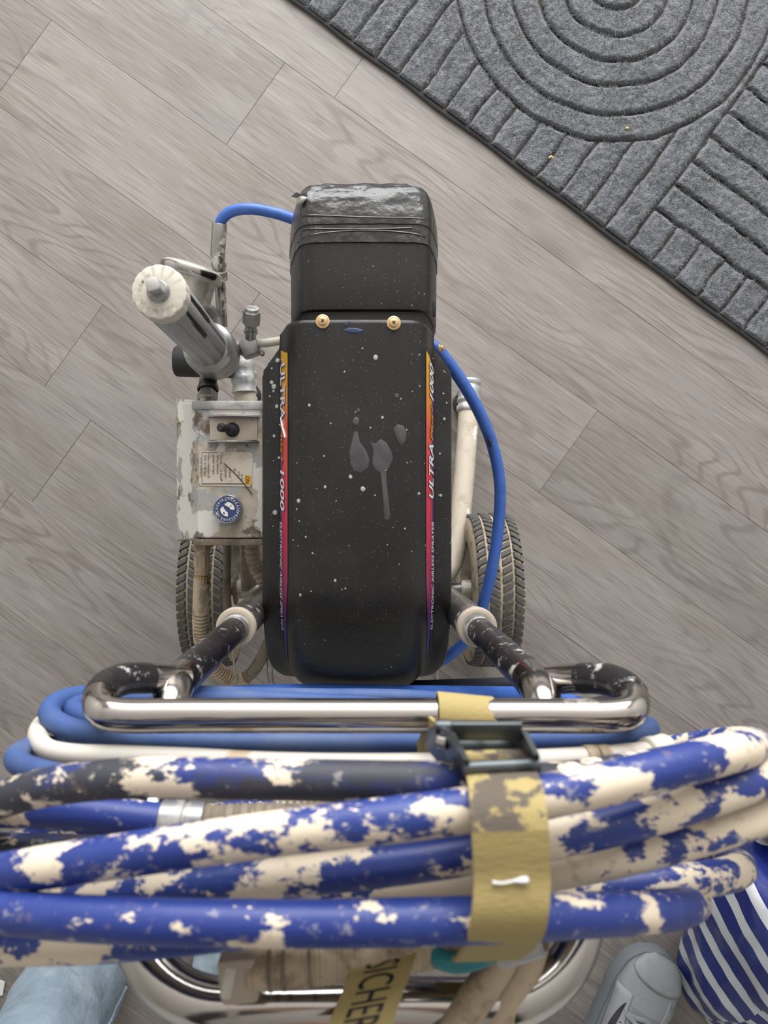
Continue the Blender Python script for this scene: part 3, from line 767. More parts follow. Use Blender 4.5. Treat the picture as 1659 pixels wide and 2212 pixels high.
# ---- wheels
def wheel(cx, cy, R, wd, flip):
    ax = Vector((1, 0, 0))
    prof = [(R * 0.62, -wd * 0.44), (R * 0.66, -wd * 0.5), (R * 0.80, -wd * 0.52), (R * 0.92, -wd * 0.47), (R * 0.965, -wd * 0.40), (R * 0.975, -wd * 0.2), (R * 0.978, 0), (R * 0.975, wd * 0.2), (R * 0.965, wd * 0.40), (R * 0.92, wd * 0.47), (R * 0.80, wd * 0.52), (R * 0.66, wd * 0.5), (R * 0.62, wd * 0.44)]
    c = Vector((cx, cy, R + 0.0005))
    tyre = mk('wheel', *lathe(prof, c, ax, 60, cap=False), M['groove'], SP)
    rp = [(0.010, -wd * 0.30), (0.026, -wd * 0.30), (0.030, -wd * 0.20), (0.034, -wd * 0.12), (R * 0.50, -wd * 0.08), (R * 0.58, -wd * 0.2), (R * 0.61, -wd * 0.46), (R * 0.66, -wd * 0.5), (R * 0.63, -wd * 0.40), (R * 0.63, wd * 0.40), (R * 0.66, wd * 0.5), (R * 0.61, wd * 0.46), (R * 0.58, wd * 0.2), (R * 0.50, wd * 0.08), (0.034, wd * 0.12), (0.030, wd * 0.20), (0.026, wd * 0.30), (0.010, wd * 0.30)]
    mk('rim', *lathe(rp, c, ax, 48), M['rim'], tyre)
    # tread blocks: slanted, four ribs, built once and copied round the tyre
    N = 58; pitch = 2 * math.pi / N
    cols = [(-0.355, 0.215, 1, 0.0), (-0.125, 0.225, -1, 0.5), (0.125, 0.225, 1, 0.1), (0.355, 0.215, -1, 0.6)]
    rest = MB()
    for off, wf, sl, ph in cols:
        hw = wd * wf * 0.5 * 0.88; hl = R * pitch * 0.34; sk = sl * hw * 0.55; hh = R * 0.032
        out = [(-hw, -hl - sk), (hw, -hl + sk), (hw, hl + sk), (-hw, hl - sk)]
        cdr = abs(off) * wd * 0.045
        V = [Vector((x, y, -0.002)) for x, y in out] + [Vector((x * 0.97, y * 0.97, hh * 0.75 )) for x, y in out] + [Vector((x * 0.86, y * 0.84, hh)) for x, y in out]
        Fc = [(0, 1, 5, 4), (1, 2, 6, 5), (2, 3, 7, 6), (3, 0, 4, 7), (4, 5, 9, 8), (5, 6, 10, 9), (6, 7, 11, 10), (7, 4, 8, 11), (8, 9, 10, 11)]
        me = bpy.data.meshes.new('tread_block'); me.from_pydata(V, [], Fc); me.materials.append(M['tread']); me.update()
        for n in range(N):
            a = (n + ph) * pitch
            rr = R * 0.975 - cdr * 1.5
            pos = c + Vector((off * wd, rr * math.sin(a), rr * math.cos(a)))
            rot = Matrix.Rotation(-a, 3, 'X') @ Matrix.Rotation(0.22 * (1 if off > 0 else -1) if abs(off) > 0.2 else 0, 3, 'Y')
            if math.cos(a) > -0.05 and n % N is not None and (abs(math.remainder(a, 2 * math.pi)) < 1.92):
                o = link('tread_block', me, None, tyre, pos); o.rotation_euler = rot.to_euler()
            else:
                rest.add(([rot @ q + pos for q in V], Fc))
    r_ = rest.build('lower_tread', M['tread'], tyre, smooth=False); r_['kind'] = 'stuff'
    return tyre
WY_ = -0.125
wheel(0.221, WY_, 0.128, 0.078, 1)
wheel(-0.239, WY_, 0.128, 0.078, -1)
mk('axle', *lathe([(0.0105, 0), (0.0105, 0.50)], (-0.26, WY_, 0.1285), (1, 0, 0), 20), M['alu'], SP)
for sx in (-1, 1):
    mk('axle_bushing', *lathe([(0.014, 0), (0.016, 0.002), (0.016, 0.024), (0.014, 0.026)], (sx * 0.175, WY_, 0.1285), (sx, 0, 0), 24), M['cream'], SP)
    mk('hub_washer', *lathe([(0.026, 0), (0.026, 0.003)], (sx * 0.197 - (0.004 if sx < 0 else 0.006), WY_, 0.1285), (sx, 0, 0), 24), M['rod'], SP)

# ---- cart frame: base tubes with taped ends, uprights with collars
for sx in (-1, 1):
    tipx = 0.199 if sx > 0 else -0.197
    tipy = 0.235 if sx > 0 else 0.25
    pts = [(tipx, tipy, 0.062), (tipx * 0.985, 0.17, 0.072), (tipx * 0.93, 0.06, 0.095), (tipx * 0.86, -0.04, 0.12), (tipx * 0.78, -0.09, 0.135), (sx * 0.123, -0.115, 0.16), (sx * 0.123, -0.115, 0.22)]
    mk('base_tube', *tube(pts, 0.0175, 18, step=0.012), M['cream'], SP)
    tpt = [(tipx, tipy + 0.002, 0.0615), (tipx * 0.996, tipy - 0.025, 0.0655), (tipx * 0.988, tipy - 0.055, 0.070)]
    mk('taped_end', *tube(tpt, 0.02, 18, step=0.004, rfun=lambda L, t: 0.0200 + 0.0012 * math.sin(L * 400) + 0.0007 * math.sin(L * 1700)), M['duct'], SP, label='base tube end wrapped in silver tape')
    mk('foot', *lathe([(0.018, 0), (0.020, 0.004), (0.020, 0.06)], (tipx * 0.99, tipy - 0.03, 0.0), (0, 0, 1), 20), M['rubber'], SP)
    up = mk('upright', *lathe([(0.0185, 0), (0.0185, 0.45)], (sx * 0.123, -0.115, 0.18), (0, 0, 1), 28), M['sleeve'], SP)
    mk('collar', *lathe([(0.0135, -0.004), (0.0197, -0.004), (0.0205, -0.001), (0.0205, 0.007), (0.0195, 0.010), (0.0165, 0.011), (0.0142, 0.0105), (0.0135, 0.009)], (sx * 0.123, -0.115, 0.63), (0, 0, 1), 36, cap=False), M['collar'], up)
mk('cross_tube', *lathe([(0.0125, 0), (0.0125, 0.246)], (-0.123, -0.115, 0.40), (1, 0, 0), 20), M['cream'], SP)
mk('rear_bracket', *box(P(779, 1498, 0.46), (0.03, 0.012, 0.05), 0.002), M['collar'], SP)

# ---- handle: one bent tube, up, back and across as a U
HXL = 0.1225
def arc_pts(c, a0, a1, r, u, v, n=6):
    return [Vector(c) + Vector(u) * (r * math.cos(a0 + (a1 - a0) * i / n)) + Vector(v) * (r * math.sin(a0 + (a1 - a0) * i / n)) for i in range(n + 1)]
half = [Vector((-HXL, -0.115, z)) for z in (0.50, 0.62, 0.72, 0.80, 0.86, 0.885)] + [Vector((-HXL, -0.118, 0.905)), Vector((-HXL, -0.128, 0.920)), Vector((-HXL, -0.143, 0.928)), Vector((-HXL, -0.160, 0.938)), Vector((-HXL, -0.178, 0.960)), Vector((-HXL, -0.192, 0.984)), Vector((-HXL, -0.203, 0.998))]
d_ = Vector((0, -0.80, 0.60)); cr = 0.056
corner = []
for i in range(1, 9):
    a = math.pi / 2 * i / 8
    corner.append(half[-1] + d_ * (cr * math.sin(a)) + Vector((1, 0, 0)) * (cr * (1 - math.cos(a))))
lp = half + corner
rp_ = [Vector((-q.x, q.y, q.z)) for q in reversed(lp)]
mid = [lp[-1].lerp(rp_[0], t_) for t_ in (0.33, 0.66)]
handle = mk('handle', *tube(lp + mid + rp_, 0.0127, 22, step=0.006), M['chrome'], SP)
for sx in (-1, 1):
    sl = [Vector((sx * HXL, -0.115, 0.641)), Vector((sx * HXL, -0.115, 0.70)), Vector((sx * HXL, -0.115, 0.80)), Vector((sx * HXL, -0.115, 0.875)), Vector((sx * HXL, -0.1165, 0.897))]
    mk('worn_sleeve', *tube(sl, 0.01295, 22, step=0.02), M['worn'], handle, label='blackened handle tube flecked with white paint')
    mk('bushing', *lathe([(0.0127, 0), (0.0142, 0.001), (0.0142, 0.018), (0.0131, 0.020)], (sx * HXL, -0.115, 0.639), (0, 0, 1), 26), M['alu'], handle)
# rack bar with hooked ends lying across the bends
def hook(sx):
    e = 0.150 if sx > 0 else 0.139
    return [Vector((sx * (e - 0.006), -0.1145, 0.982)), Vector((sx * (e + 0.003), -0.1135, 0.981)), Vector((sx * (e + 0.0095), -0.1115, 0.975)), Vector((sx * (e + 0.013), -0.1075, 0.965)), Vector((sx * (e + 0.013), -0.1045, 0.952)), Vector((sx * (e + 0.007), -0.1035, 0.935)), Vector((sx * (e - 0.002), -0.107, 0.917)), Vector((sx * (e - 0.012), -0.111, 0.902)), Vector((sx * (e - 0.022), -0.114, 0.893))]
bar_pts = list(reversed(hook(-1))) + [Vector((x, -0.1145, 0.982)) for x in (-0.1, -0.03, 0.03, 0.1)] + hook(1)
rack = mk('rack_bar', *tube(bar_pts, 0.0098, 20, step=0.005), M['chrome'], SP)
for sx in (-1, 1):
    mk('hook_coating', *tube(hook(sx)[3:7], 0.0101, 20, step=0.004), M['worn'], rack)

# ---- control box on the left
BZ = 0.52
bx0, bx1 = P(428, 1000, BZ).x, -0.104
by0, by1 = P(500, 868, BZ).y, P(500, 1162, BZ).y
lx = P(383, 1000, 0.462).x
prof = [(bx1, BZ - 0.15), (bx1, BZ), (bx0, BZ), (lx, 0.466), (lx - 0.001, BZ - 0.15)]
rings = []
for Y, ins in ((by0 + 0.0, 0.0), (by0 - 0.003, 0.0), (by1 + 0.003, 0), (by1, 0)):
    rings.append([Vector((x, Y + (0.006 if i == 3 else 0) * (1 if Y > 0 else -1), z)) for i, (x, z) in enumerate(prof)])
v, f = loft(rings, True, True, True)
cb = mk('control_box', v, f, M['panel'], SP, smooth=False)
bv = cb.modifiers.new('bevel', 'BEVEL'); bv.width = 0.0018; bv.segments = 2
# front and rear lips and the curled corner
mk('front_lip', *box(((bx0 + bx1) / 2 - 0.004, by0 - 0.004, BZ + 0.0012), (bx1 - bx0 + 0.006, 0.010, 0.0024), 0.001), M['alu'], cb)
mk('rear_lip', *box(((bx0 + bx1) / 2 - 0.002, by1 - 0.005, BZ - 0.012), (bx1 - bx0 + 0.004, 0.008, 0.022), 0.001), M['rod'], cb)
mk('corner_flap', [Vector((lx - 0.001, by0 + 0.012, 0.466)), Vector((bx0 + 0.01, by0 + 0.001, BZ)), Vector((bx0 + 0.004, by0 - 0.012, BZ + 0.0008)), Vector((lx - 0.001, by0 - 0.02, 0.4672))], [(0, 1, 2, 3)], M['panel'], cb)
# switch guard and toggle
gx0, gx1 = P(450, 0, BZ).x, P(560, 0, BZ).x
gy0, gy1 = P(0, 900, BZ).y, P(0, 955, BZ).y
for yy in (gy0, gy1):
    n = 12
    V = []
    for i in range(n + 1):
        t_ = i / n; x = gx0 + (gx1 - gx0) * t_; h = 0.002 + 0.013 * math.sin(math.pi * t_) ** 0.6
        for dy in (-0.0009, 0.0009):
            V += [Vector((x, yy + dy, BZ)), Vector((x, yy + dy, BZ + h))]
    Fc = []
    for i in range(n):
        a = i * 4
        Fc += [(a, a + 1, a + 5, a + 4), (a + 2, a + 6, a + 7, a + 3), (a + 1, a + 3, a + 7, a + 5)]
    mk('switch_guard', V, Fc, M['alu'], cb)
mk('switch_plate', *box(((gx0 + gx1) / 2, (gy0 + gy1) / 2, BZ + 0.0008), (gx1 - gx0 - 0.004, gy0 - gy1 - 0.004, 0.0014), 0.0005), M['cream'], cb)
sp = P(503, 929, BZ)
boot = mk('toggle_switch', *lathe([(0.0085, 0), (0.0085, 0.003), (0.0072, 0.004), (0.0076, 0.006), (0.0062, 0.0075), (0.0066, 0.0095), (0.005, 0.012)], sp, (-0.25, 0, 1), 20), M['rubber'], cb)
mk('lever', *lathe([(0.0040, 0.008), (0.0042, 0.018), (0.0052, 0.026), (0.0052, 0.029), (0.0035, 0.0315)], sp, (-0.34, 0, 1), 16), M['rubber'], cb)
# warning label
def on_box(px, py, dz): q = P(px, py, BZ); return Vector((q.x, q.y, BZ + dz))
lab = MB()
lab.add(prism([(431, 979), (436, 974), (541, 977), (546, 983), (545, 1045), (540, 1051), (434, 1049), (430, 1044)][::-1], 0.0005, lambda x, y, z: on_box(x, y, 0.0003 + z)))
label_o = lab.build('warning_label', M['paper'], cb, smooth=False)
for a, b, c, d in ((436, 978, 437, 1045), (436, 1044.5, 541, 1046), (436, 977, 470, 978)):
    V = [on_box(a, b, 0.0011), on_box(c, b, 0.0011), on_box(c, d, 0.0011), on_box(a, d, 0.0011)]
    mk('label_rule', V, [(0, 1, 2, 3)], M['ink'], cb, smooth=False)
def box_text(body, px, py, size_px, mat, xs=1.0, name='lettering', dz=0.0013):
    """text running down the picture, letter tops to the right"""
    V2, Fc = text_vf(body, 1.0)
    s = size_px * (H - BZ) / F
    o0 = on_box(px, py, dz)
    mk(name, [o0 + Vector((b * s, -a * s * xs, 0)) for a, b in V2], Fc, mat, cb, smooth=False)
for body, px, py, sz, xs in (('50 ft. of 1/4" hos', 441, 983, 7.6, 0.86), ('\u2022 Use a minimum of', 449, 979, 7.6, 0.86), ('sprayer and gun.', 460, 983, 7.6, 0.86), ('device between', 468.5, 983, 7.6, 0.86), ('\u2022 Do not', 476, 979, 7.6, 0.86), ('al shutoff', 476, 1015, 7.6, 0.86), ('in sprayer', 486, 1008, 7.6, 0.82), ('material', 495, 1010, 7.6, 0.86), ('ng', 506, 1012, 7.4, 0.8), ('al of p', 514, 1018, 7.2, 0.8), ('de rel', 521, 1024, 7.2, 0.8), ('Label No. 290034 Rev. A', 432.4, 988, 4.2, 0.98)):
    box_text(body, px, py, sz, M['ink'], xs)
mk('orange_tag', [on_box(529, 1026, 0.0012), on_box(543, 1028, 0.0012), on_box(543, 1047, 0.0012), on_box(528, 1046, 0.0012)], [(0, 1, 2, 3)], M['orange'], cb, smooth=False)
box_text('ON', 530.5, 1028.5, 13, M['ink'], 0.78, dz=0.0016)
mk('scratch', *tube([on_box(484, 1001, 0.0012), on_box(510, 1025, 0.0014), on_box(530, 1048, 0.0014), on_box(545, 1068, 0.0012)], 0.0005, 5), M['ink'], cb)
mk('scratch', *tube([on_box(503, 1018, 0.0012), on_box(520, 1036, 0.0014), on_box(533, 1052, 0.0012)], 0.0004, 5), M['ink'], cb)
# pressure knob
kc = P(491.5, 1100, BZ + 0.02); kc.z = BZ
kz = 0.020
knob = mk('pressure_knob', *lathe([(0.0150, 0.0), (0.0150, 0.003), (0.0162, 0.005), (0.0168, kz - 0.003), (0.0166, kz), (0.0158, kz + 0.0008), (0.0152, kz + 0.0002)], kc, (0, 0, 1), 40), M['alu'], cb)
mk('knob_disc', *lathe([(0.0150, kz), (0.0150, kz + 0.0006)], kc, (0, 0, 1), 40), M['knobblue'], cb, label='blue disc with white lettering on the pressure knob')
def ring_text(body, rad, a0, size, z, mat, spread=1.0):
    V = []; Fc = []; a = a0
    for ch in body:
        if ch == ' ': a -= size * 0.35 / rad; continue
        V2, F2 = text_vf(ch, size, 0.95)
        wd_ = max(p[0] for p in V2)
        a_mid = a - wd_ / 2 / rad
        er = Vector((math.cos(a_mid), math.sin(a_mid), 0)); et = Vector((math.sin(a_mid), -math.cos(a_mid), 0))
        n = len(V)
        V += [kc + er * (rad + q[1]) + et * (q[0] - wd_ / 2) + Vector((0, 0, z)) for q in V2]
        Fc += [tuple(i + n for i in f_) for f_ in F2]
        a -= (wd_ + size * 0.14) / rad * spread
    mk('lettering', V, Fc, mat, cb, smooth=False)
ring_text('DECREASE', 0.0108, math.radians(105), 0.0043, kz + 0.0010, M['white'])
ring_text('PRESSURE', 0.0108, math.radians(-15), 0.0043, kz + 0.0010, M['white'])
ring_text('INCREASE', 0.0108, math.radians(-135), 0.0043, kz + 0.0010, M['white'])
def sector(a0, a1, r0, r1, name):
    n = 12; V = []
    for i in range(n + 1):
        a = math.radians(a0 + (a1 - a0) * i / n)
        V += [kc + Vector((math.cos(a) * r0, math.sin(a) * r0, kz + 0.0011)), kc + Vector((math.cos(a) * r1, math.sin(a) * r1, kz + 0.0011))]
    mk(name, V, [(2 * i, 2 * i + 1, 2 * i + 3, 2 * i + 2) for i in range(n)], M['white'], cb, smooth=False)
sector(-5, 95, 0.0030, 0.0082, 'dial_mark'); sector(175, 275, 0.0030, 0.0082, 'dial_mark')
sector(95, 118, 0.0042, 0.0070, 'dial_mark'); sector(152, 175, 0.0042, 0.0070, 'dial_mark')
mk('dial_sign', *box(kc + Vector((0.004, 0.004, kz + 0.0013)), (0.0030, 0.0006, 0.0003), 0, Matrix.Rotation(0.8, 3, 'Z')), M['ink'], cb)
mb = MB()
for q in (0.2, 0.2 + math.pi / 2): mb.add(box(kc + Vector((-0.0038, -0.0045, kz + 0.0013)), (0.0030, 0.0006, 0.0003), 0, Matrix.Rotation(q, 3, 'Z')))
mb.build('dial_sign', M['ink'], cb, smooth=False)
# ---- filter with cream cap, gauge and fittings
FX, FY = P(345, 632, 0.67).x, P(345, 632, 0.67).y
# fluted bowl
rings = []
for z, r in ((0.425, 0.0235), (0.44, 0.0250), (0.652, 0.0258), (0.656, 0.0252)):
    R = []
    for j in range(96):
        a = 2 * math.pi * j / 96
        fl_ = 0.0022 if (j % 8) in (0, 1) else (0.0008 if (j % 8) in (2, 7) else 0)
        R.append(Vector((FX + (r - fl_) * math.cos(a), FY + (r - fl_) * math.sin(a), z)))
    rings.append(R)
v, f = loft(rings, True, True, True)
filt = mk('filter_bowl', v, f, M['filter'], SP, angle=25)
for a in (20, 65, -25):
    a = math.radians(a - 10)
    u = Vector((math.cos(a), math.sin(a), 0)); tdir = Vector((-u.y, u.x, 0))
    Mx = Matrix((tdir, u, Vector((0, 0, 1)))).transposed()
    mk('slot', *box(Vector((FX, FY, 0.595)) + u * 0.0248, (0.0055, 0.0016, 0.10), 0.0006, Mx), M['dark'], filt)
rings = []
for z, r in ((0.6535, 0.0262), (0.6545, 0.0270), (0.668, 0.0273), (0.6725, 0.0266), (0.6735, 0.0250), (0.674, 0.012)):
    R = []
    for j in range(84):
        a = 2 * math.pi * j / 84
        sc = 0.0006 if (j % 6) in (0, 1) else 0.0
        R.append(Vector((FX + (r - sc * (1 if r > 0.0258 else 0)) * math.cos(a), FY + (r - sc * (1 if r > 0.0258 else 0)) * math.sin(a), z)))
    rings.append(R)
v, f = loft(rings, True, True, True)
cap_o = mk('filter_cap', v, f, M['cap'], SP, angle=30)
CT = Vector((FX, FY, 0.674))
mk('plug_base', *lathe([(0.0112, 0), (0.0108, 0.004), (0.0095, 0.006), (0.0086, 0.008)], CT, (0, 0, 1), 24), M['alu'], cap_o)
mk('square_plug', *box(CT + Vector((0, 0, 0.015)), (0.0125, 0.0125, 0.018), 0.002, Matrix.Rotation(0.3, 3, 'Z')), M['alu'], cap_o)
def cap_text(body, rad, a0, size):
    V = []; Fc = []; a = a0
    for ch in body:
        if ch == ' ': a -= 0.35 * size / rad; continue
        V2, F2 = text_vf(ch, size); wd_ = max(p[0] for p in V2); am = a - wd_ / 2 / rad
        er = Vector((math.cos(am), math.sin(am), 0)); et = Vector((math.sin(am), -math.cos(am), 0)); n = len(V)
        V += [CT + er * (rad + q[1]) + et * (q[0] - wd_ / 2) + Vector((0, 0, 0.0005)) for q in V2]
        Fc += [tuple(i + n for i in f_) for f_ in F2]; a -= (wd_ + size * 0.25) / rad
    mk('raised_lettering', V, Fc, M['collar'], cap_o, smooth=False)
cap_text('IN / DRAIN', 0.0170, math.radians(222), 0.0048); cap_text('MAX W.P.', 0.0170, math.radians(-40), 0.0048)
mk('ink_dot', *lathe([(0.0011, 0), (0.0011, 0.0004)], CT + Vector((-0.0155, 0.0095, 0)), (0, 0, 1), 10), M['ink'], cap_o)
# manifold under the bowl
man = mk('manifold', *lathe([(0.016, 0), (0.022, 0.012), (0.032, 0.04), (0.0345, 0.055), (0.0345, 0.09), (0.033, 0.100), (0.0275, 0.104), (0.026, 0.106)], (FX, FY, 0.325), (0, 0, 1), 40), M['alu'], SP)
mk('black_cap', *lathe([(0.020, 0), (0.0225, 0.003), (0.0225, 0.075), (0.0225, 0.085)], (P(378, 780, 0.29).x, P(378, 780, 0.29).y, 0.29), (1, -0.03, 0), 28), M['rubber'], SP)
# pressure gauge behind the bowl
gd = Vector((0.26, 0.93, 0.12)).normalized()
gc = P(409, 606, 0.44)
gauge = mk('pressure_gauge', *lathe([(0.010, -0.034), (0.026, -0.032), (0.0325, -0.026), (0.0335, 0.0), (0.0345, 0.002), (0.0375, 0.003), (0.0390, 0.006), (0.0390, 0.014), (0.0365, 0.017), (0.034, 0.0175)], gc, gd, 44), M['gauge'], SP, label='round steel gauge facing away from the cover')
mk('bezel', *lathe([(0.0392, 0.005), (0.0400, 0.006), (0.0400, 0.0135), (0.0392, 0.0145)], gc, gd, 44, cap=False), M['chrome'], gauge)
mk('gauge_face', *lathe([(0.034, 0.0176), (0.034, 0.0182)], gc, gd, 40), M['white'], gauge)
mk('gauge_stem', *tube([gc - gd * 0.03, P(440, 660, 0.40), P(462, 690, 0.37), P(468, 720, 0.36)], 0.009, 14), M['alu'], SP)
# riser pipe, ferrule and short blue hose that dives behind the shroud
mk('riser_pipe', *tube([P(480, 705, 0.36), P(478, 660, 0.37), P(475, 610, 0.38)], 0.0075, 14), M['steel'], SP)
mb = MB()
mb.add(hexnut(P(474, 606, 0.385), (P(471, 560, 0.40) - P(474, 606, 0.385)), 0.0112, 0.013))
mb.add(lathe([(0.0085, 0), (0.0085, 0.028)], P(474, 595, 0.388), (P(471, 556, 0.40) - P(474, 600, 0.385)), 16))
mb.add(hexnut(P(473, 578, 0.393), (P(471, 556, 0.40) - P(474, 600, 0.385)), 0.0100, 0.008))
mb.build('swivel_nut', M['steel'], SP, angle=25)
mk('hose_ferrule', *lathe([(0.0088, 0), (0.0098, 0.001), (0.0098, 0.042), (0.0090, 0.043)], P(470, 556, 0.40), (P(474, 488, 0.415) - P(470, 556, 0.40)), 20), M['steel'], SP)
mk('short_hose', *tube([P(472, 510, 0.41), P(474, 489, 0.415), P(482, 470, 0.42), P(500, 457, 0.425), P(535, 451, 0.43), P(580, 457, 0.43), P(625, 470, 0.43), P(690, 500, 0.42)], 0.0072, 16, step=0.004), M['blue'], SP)
# prime valve to the right of the bowl
vb = P(540, 752, 0.37)
mb = MB(); mb.add(box(vb, (0.026, 0.024, 0.028), 0.005, Matrix.Rotation(0.35, 3, 'Z'))); mb.add(lathe([(0.010, 0), (0.010, 0.035)], vb - Vector((0.036, 0, 0)), (1, 0, 0), 16))
valve = mb.build('valve_block', M['alu'], SP)
ax_ = (P(543, 690, 0.395) - vb)
mb = MB()
mb.add(lathe([(0.0075, 0.010), (0.0075, 0.022), (0.0095, 0.0225), (0.0095, 0.027), (0.0078, 0.0275), (0.0075, 0.036)], vb, ax_, 18))
mb.add(hexnut(vb + ax_.normalized() * 0.034, ax_, 0.0118, 0.020)); mb.add(lathe([(0.0095, 0.054), (0.009, 0.0575)], vb, ax_, 18))
mb.build('drain_plug', M['alu'], SP, angle=25)
mk('drain_tube', *tube([vb + Vector((0.010, 0.006, 0.004)), P(575, 741, 0.385), P(606, 736, 0.39), P(640, 735, 0.39)], 0.0058, 14), M['cap'], SP)
mk('cotter_pin', *tube([vb + Vector((0.014, 0.0, 0.0)), P(560, 760, 0.37), P(567, 768, 0.375), P(570, 762, 0.38), P(565, 757, 0.38)], 0.0016, 8, step=0.002), M['steel'], SP)
# taped pump leg under the manifold
mk('pump_leg', *tube([P(518, 765, 0.26), P(526, 830, 0.26), P(531, 880, 0.26), P(536, 960, 0.26)], 0.0165, 18), M['cream'], SP)
mk('pump_leg_tape', *tube([P(520, 752, 0.262), P(524, 800, 0.262), P(527, 848, 0.262)], 0.0185, 18, step=0.004, rfun=lambda L, t: 0.0188 + 0.0012 * math.sin(L * 300) - 0.002 * t), M['duct'], SP)
# fittings between manifold and control box
a0, a1 = P(452, 798, 0.36), P(447, 875, 0.39)
dv = (a1 - a0).normalized(); Lf = (a1 - a0).length
mb = MB()
mb.add(lathe([(0.0105, 0), (0.0105, Lf)], a0, dv, 18)); mb.add(hexnut(a0 + dv * Lf * 0.08, dv, 0.0128, Lf * 0.28)); mb.add(hexnut(a0 + dv * Lf * 0.66, dv, 0.0140, Lf * 0.24))
fit = mb.build('hose_coupling', M['steel'], SP, angle=25)
mk('coupling_tape', *lathe([(0.0122, Lf * 0.40), (0.0132, Lf * 0.43), (0.0128, Lf * 0.50), (0.0142, Lf * 0.53), (0.0148, Lf * 0.57), (0.0135, Lf * 0.62)], a0, dv, 18, cap=False), M['tape'], SP)
# under the rear of the box: fittings, spring-guarded hose, rod, corrugated conduit
q0, q1 = P(437, 1165, 0.40), P(436, 1255, 0.40)
dv = (q1 - q0).normalized(); Lf = (q1 - q0).length
mb = MB(); mb.add(lathe([(0.010, 0), (0.010, Lf)], q0, dv, 18)); mb.add(hexnut(q0 + dv * 0.004, dv, 0.0118, 0.012)); mb.add(hexnut(q0 + dv * 0.020, dv, 0.0112, 0.017)); mb.add(hexnut(q0 + dv * 0.042, dv, 0.0105, 0.009))
mb.build('hose_fitting', M['beige'], SP, angle=25)
pth = [P(436, 1245, 0.40), P(434, 1290, 0.40), P(433, 1340, 0.395), P(437, 1385, 0.38), P(452, 1425, 0.36), P(478, 1455, 0.345), P(502, 1468, 0.335)]
mk('spring_hose', *tube(pth, 0.0102, 16, step=0.0012, rfun=lambda L, t: 0.0108 if L < 0.048 else 0.0096 + 0.0018 * math.sin(L * 2 * math.pi / 0.0048)), M['beige'], SP)
mk('ferrule', *lathe([(0.0098, 0), (0.0108, 0.001), (0.0108, 0.012), (0.0098, 0.014)], P(436, 1242, 0.40), dv, 18), M['brassd'], SP)
mk('return_hose', *tube([P(500, 1467, 0.335), P(520, 1470, 0.33), P(545, 1452, 0.33), P(566, 1420, 0.335), P(590, 1370, 0.34), P(620, 1330, 0.34)], 0.0085, 14), M['rod'], SP)
mk('hose_tape', *tube([P(497, 1466, 0.336), P(515, 1471, 0.331), P(530, 1464, 0.331)], 0.0105, 14, step=0.003, rfun=lambda L, t: 0.0105 + 0.0008 * math.sin(L * 500)), M['beige'], SP)
mk('guard_rod', *tube([P(492, 1160, 0.36), P(490, 1240, 0.36), P(491, 1300, 0.36), P(495, 1345, 0.36)], 0.0055, 14), M['rod'], SP)
mk('corrugated_conduit', *tube([P(545, 1160, 0.36), P(545, 1190, 0.36), P(552, 1220, 0.355), P(568, 1248, 0.35), P(590, 1275, 0.34)], 0.010, 16, step=0.0012, rfun=lambda L, t: 0.0092 + 0.0024 * abs(math.sin(L * math.pi / 0.0072))), M['beige'], SP)
mk('zip_tie', *tube([P(503, 1405, 0.40), P(506, 1440, 0.37), P(511, 1473, 0.345)], 0.0014, 6), M['collar'], SP)
mk('frame_gusset', *box((-0.16, -0.06, 0.24), (0.012, 0.10, 0.16), 0.003), M['rod'], SP)
# kick stand rods and blue connecting hose on the right
for pts in ([P(585, 1395, 0.35), P(583, 1440, 0.33), P(586, 1475, 0.31), P(596, 1495, 0.29), P(612, 1500, 0.28)], [P(945, 1395, 0.30), P(944, 1450, 0.29), P(944, 1500, 0.27)]):
    mk('stand_rod', *tube(pts, 0.0045, 12, step=0.004), M['steel'], SP)
bh = [P(900, 730, 0.50), P(940, 750, 0.505), P(962, 775, 0.50), P(1000, 828, 0.49), P(1040, 900, 0.475), P(1066, 970, 0.46), P(1080, 1050, 0.45), P(1076, 1140, 0.44), P(1066, 1210, 0.435), P(1048, 1290, 0.425), P(1025, 1360, 0.41), P(985, 1405, 0.40), P(940, 1432, 0.39), P(880, 1440, 0.385)]
bho = mk('connecting_hose', *tube(bh, 0.0074, 18, step=0.005), M['blue'], SP)
mk('scuff', *tube([P(1055, 948, 0.475), P(1058, 957, 0.475), P(1060, 964, 0.473)], 0.0022, 6, step=0.002), M['ink'], bho)

# ================================================================ hoses hung over the handle
PR = 0.0088
def PP(*pts): return [P(*q) for q in pts]
ph = empty('paint_hose', (0.0, -0.15, 0.98), 'long blue spray hose crusted with cream paint, coiled thickly over the handle', 'hose')
def loop(pts, mat, r=PR, parent=ph, name='hose_loop', closed=True):
    return mk(name, *tube(PP(*pts), r, 18, closed=closed, step=0.006), mat, parent)
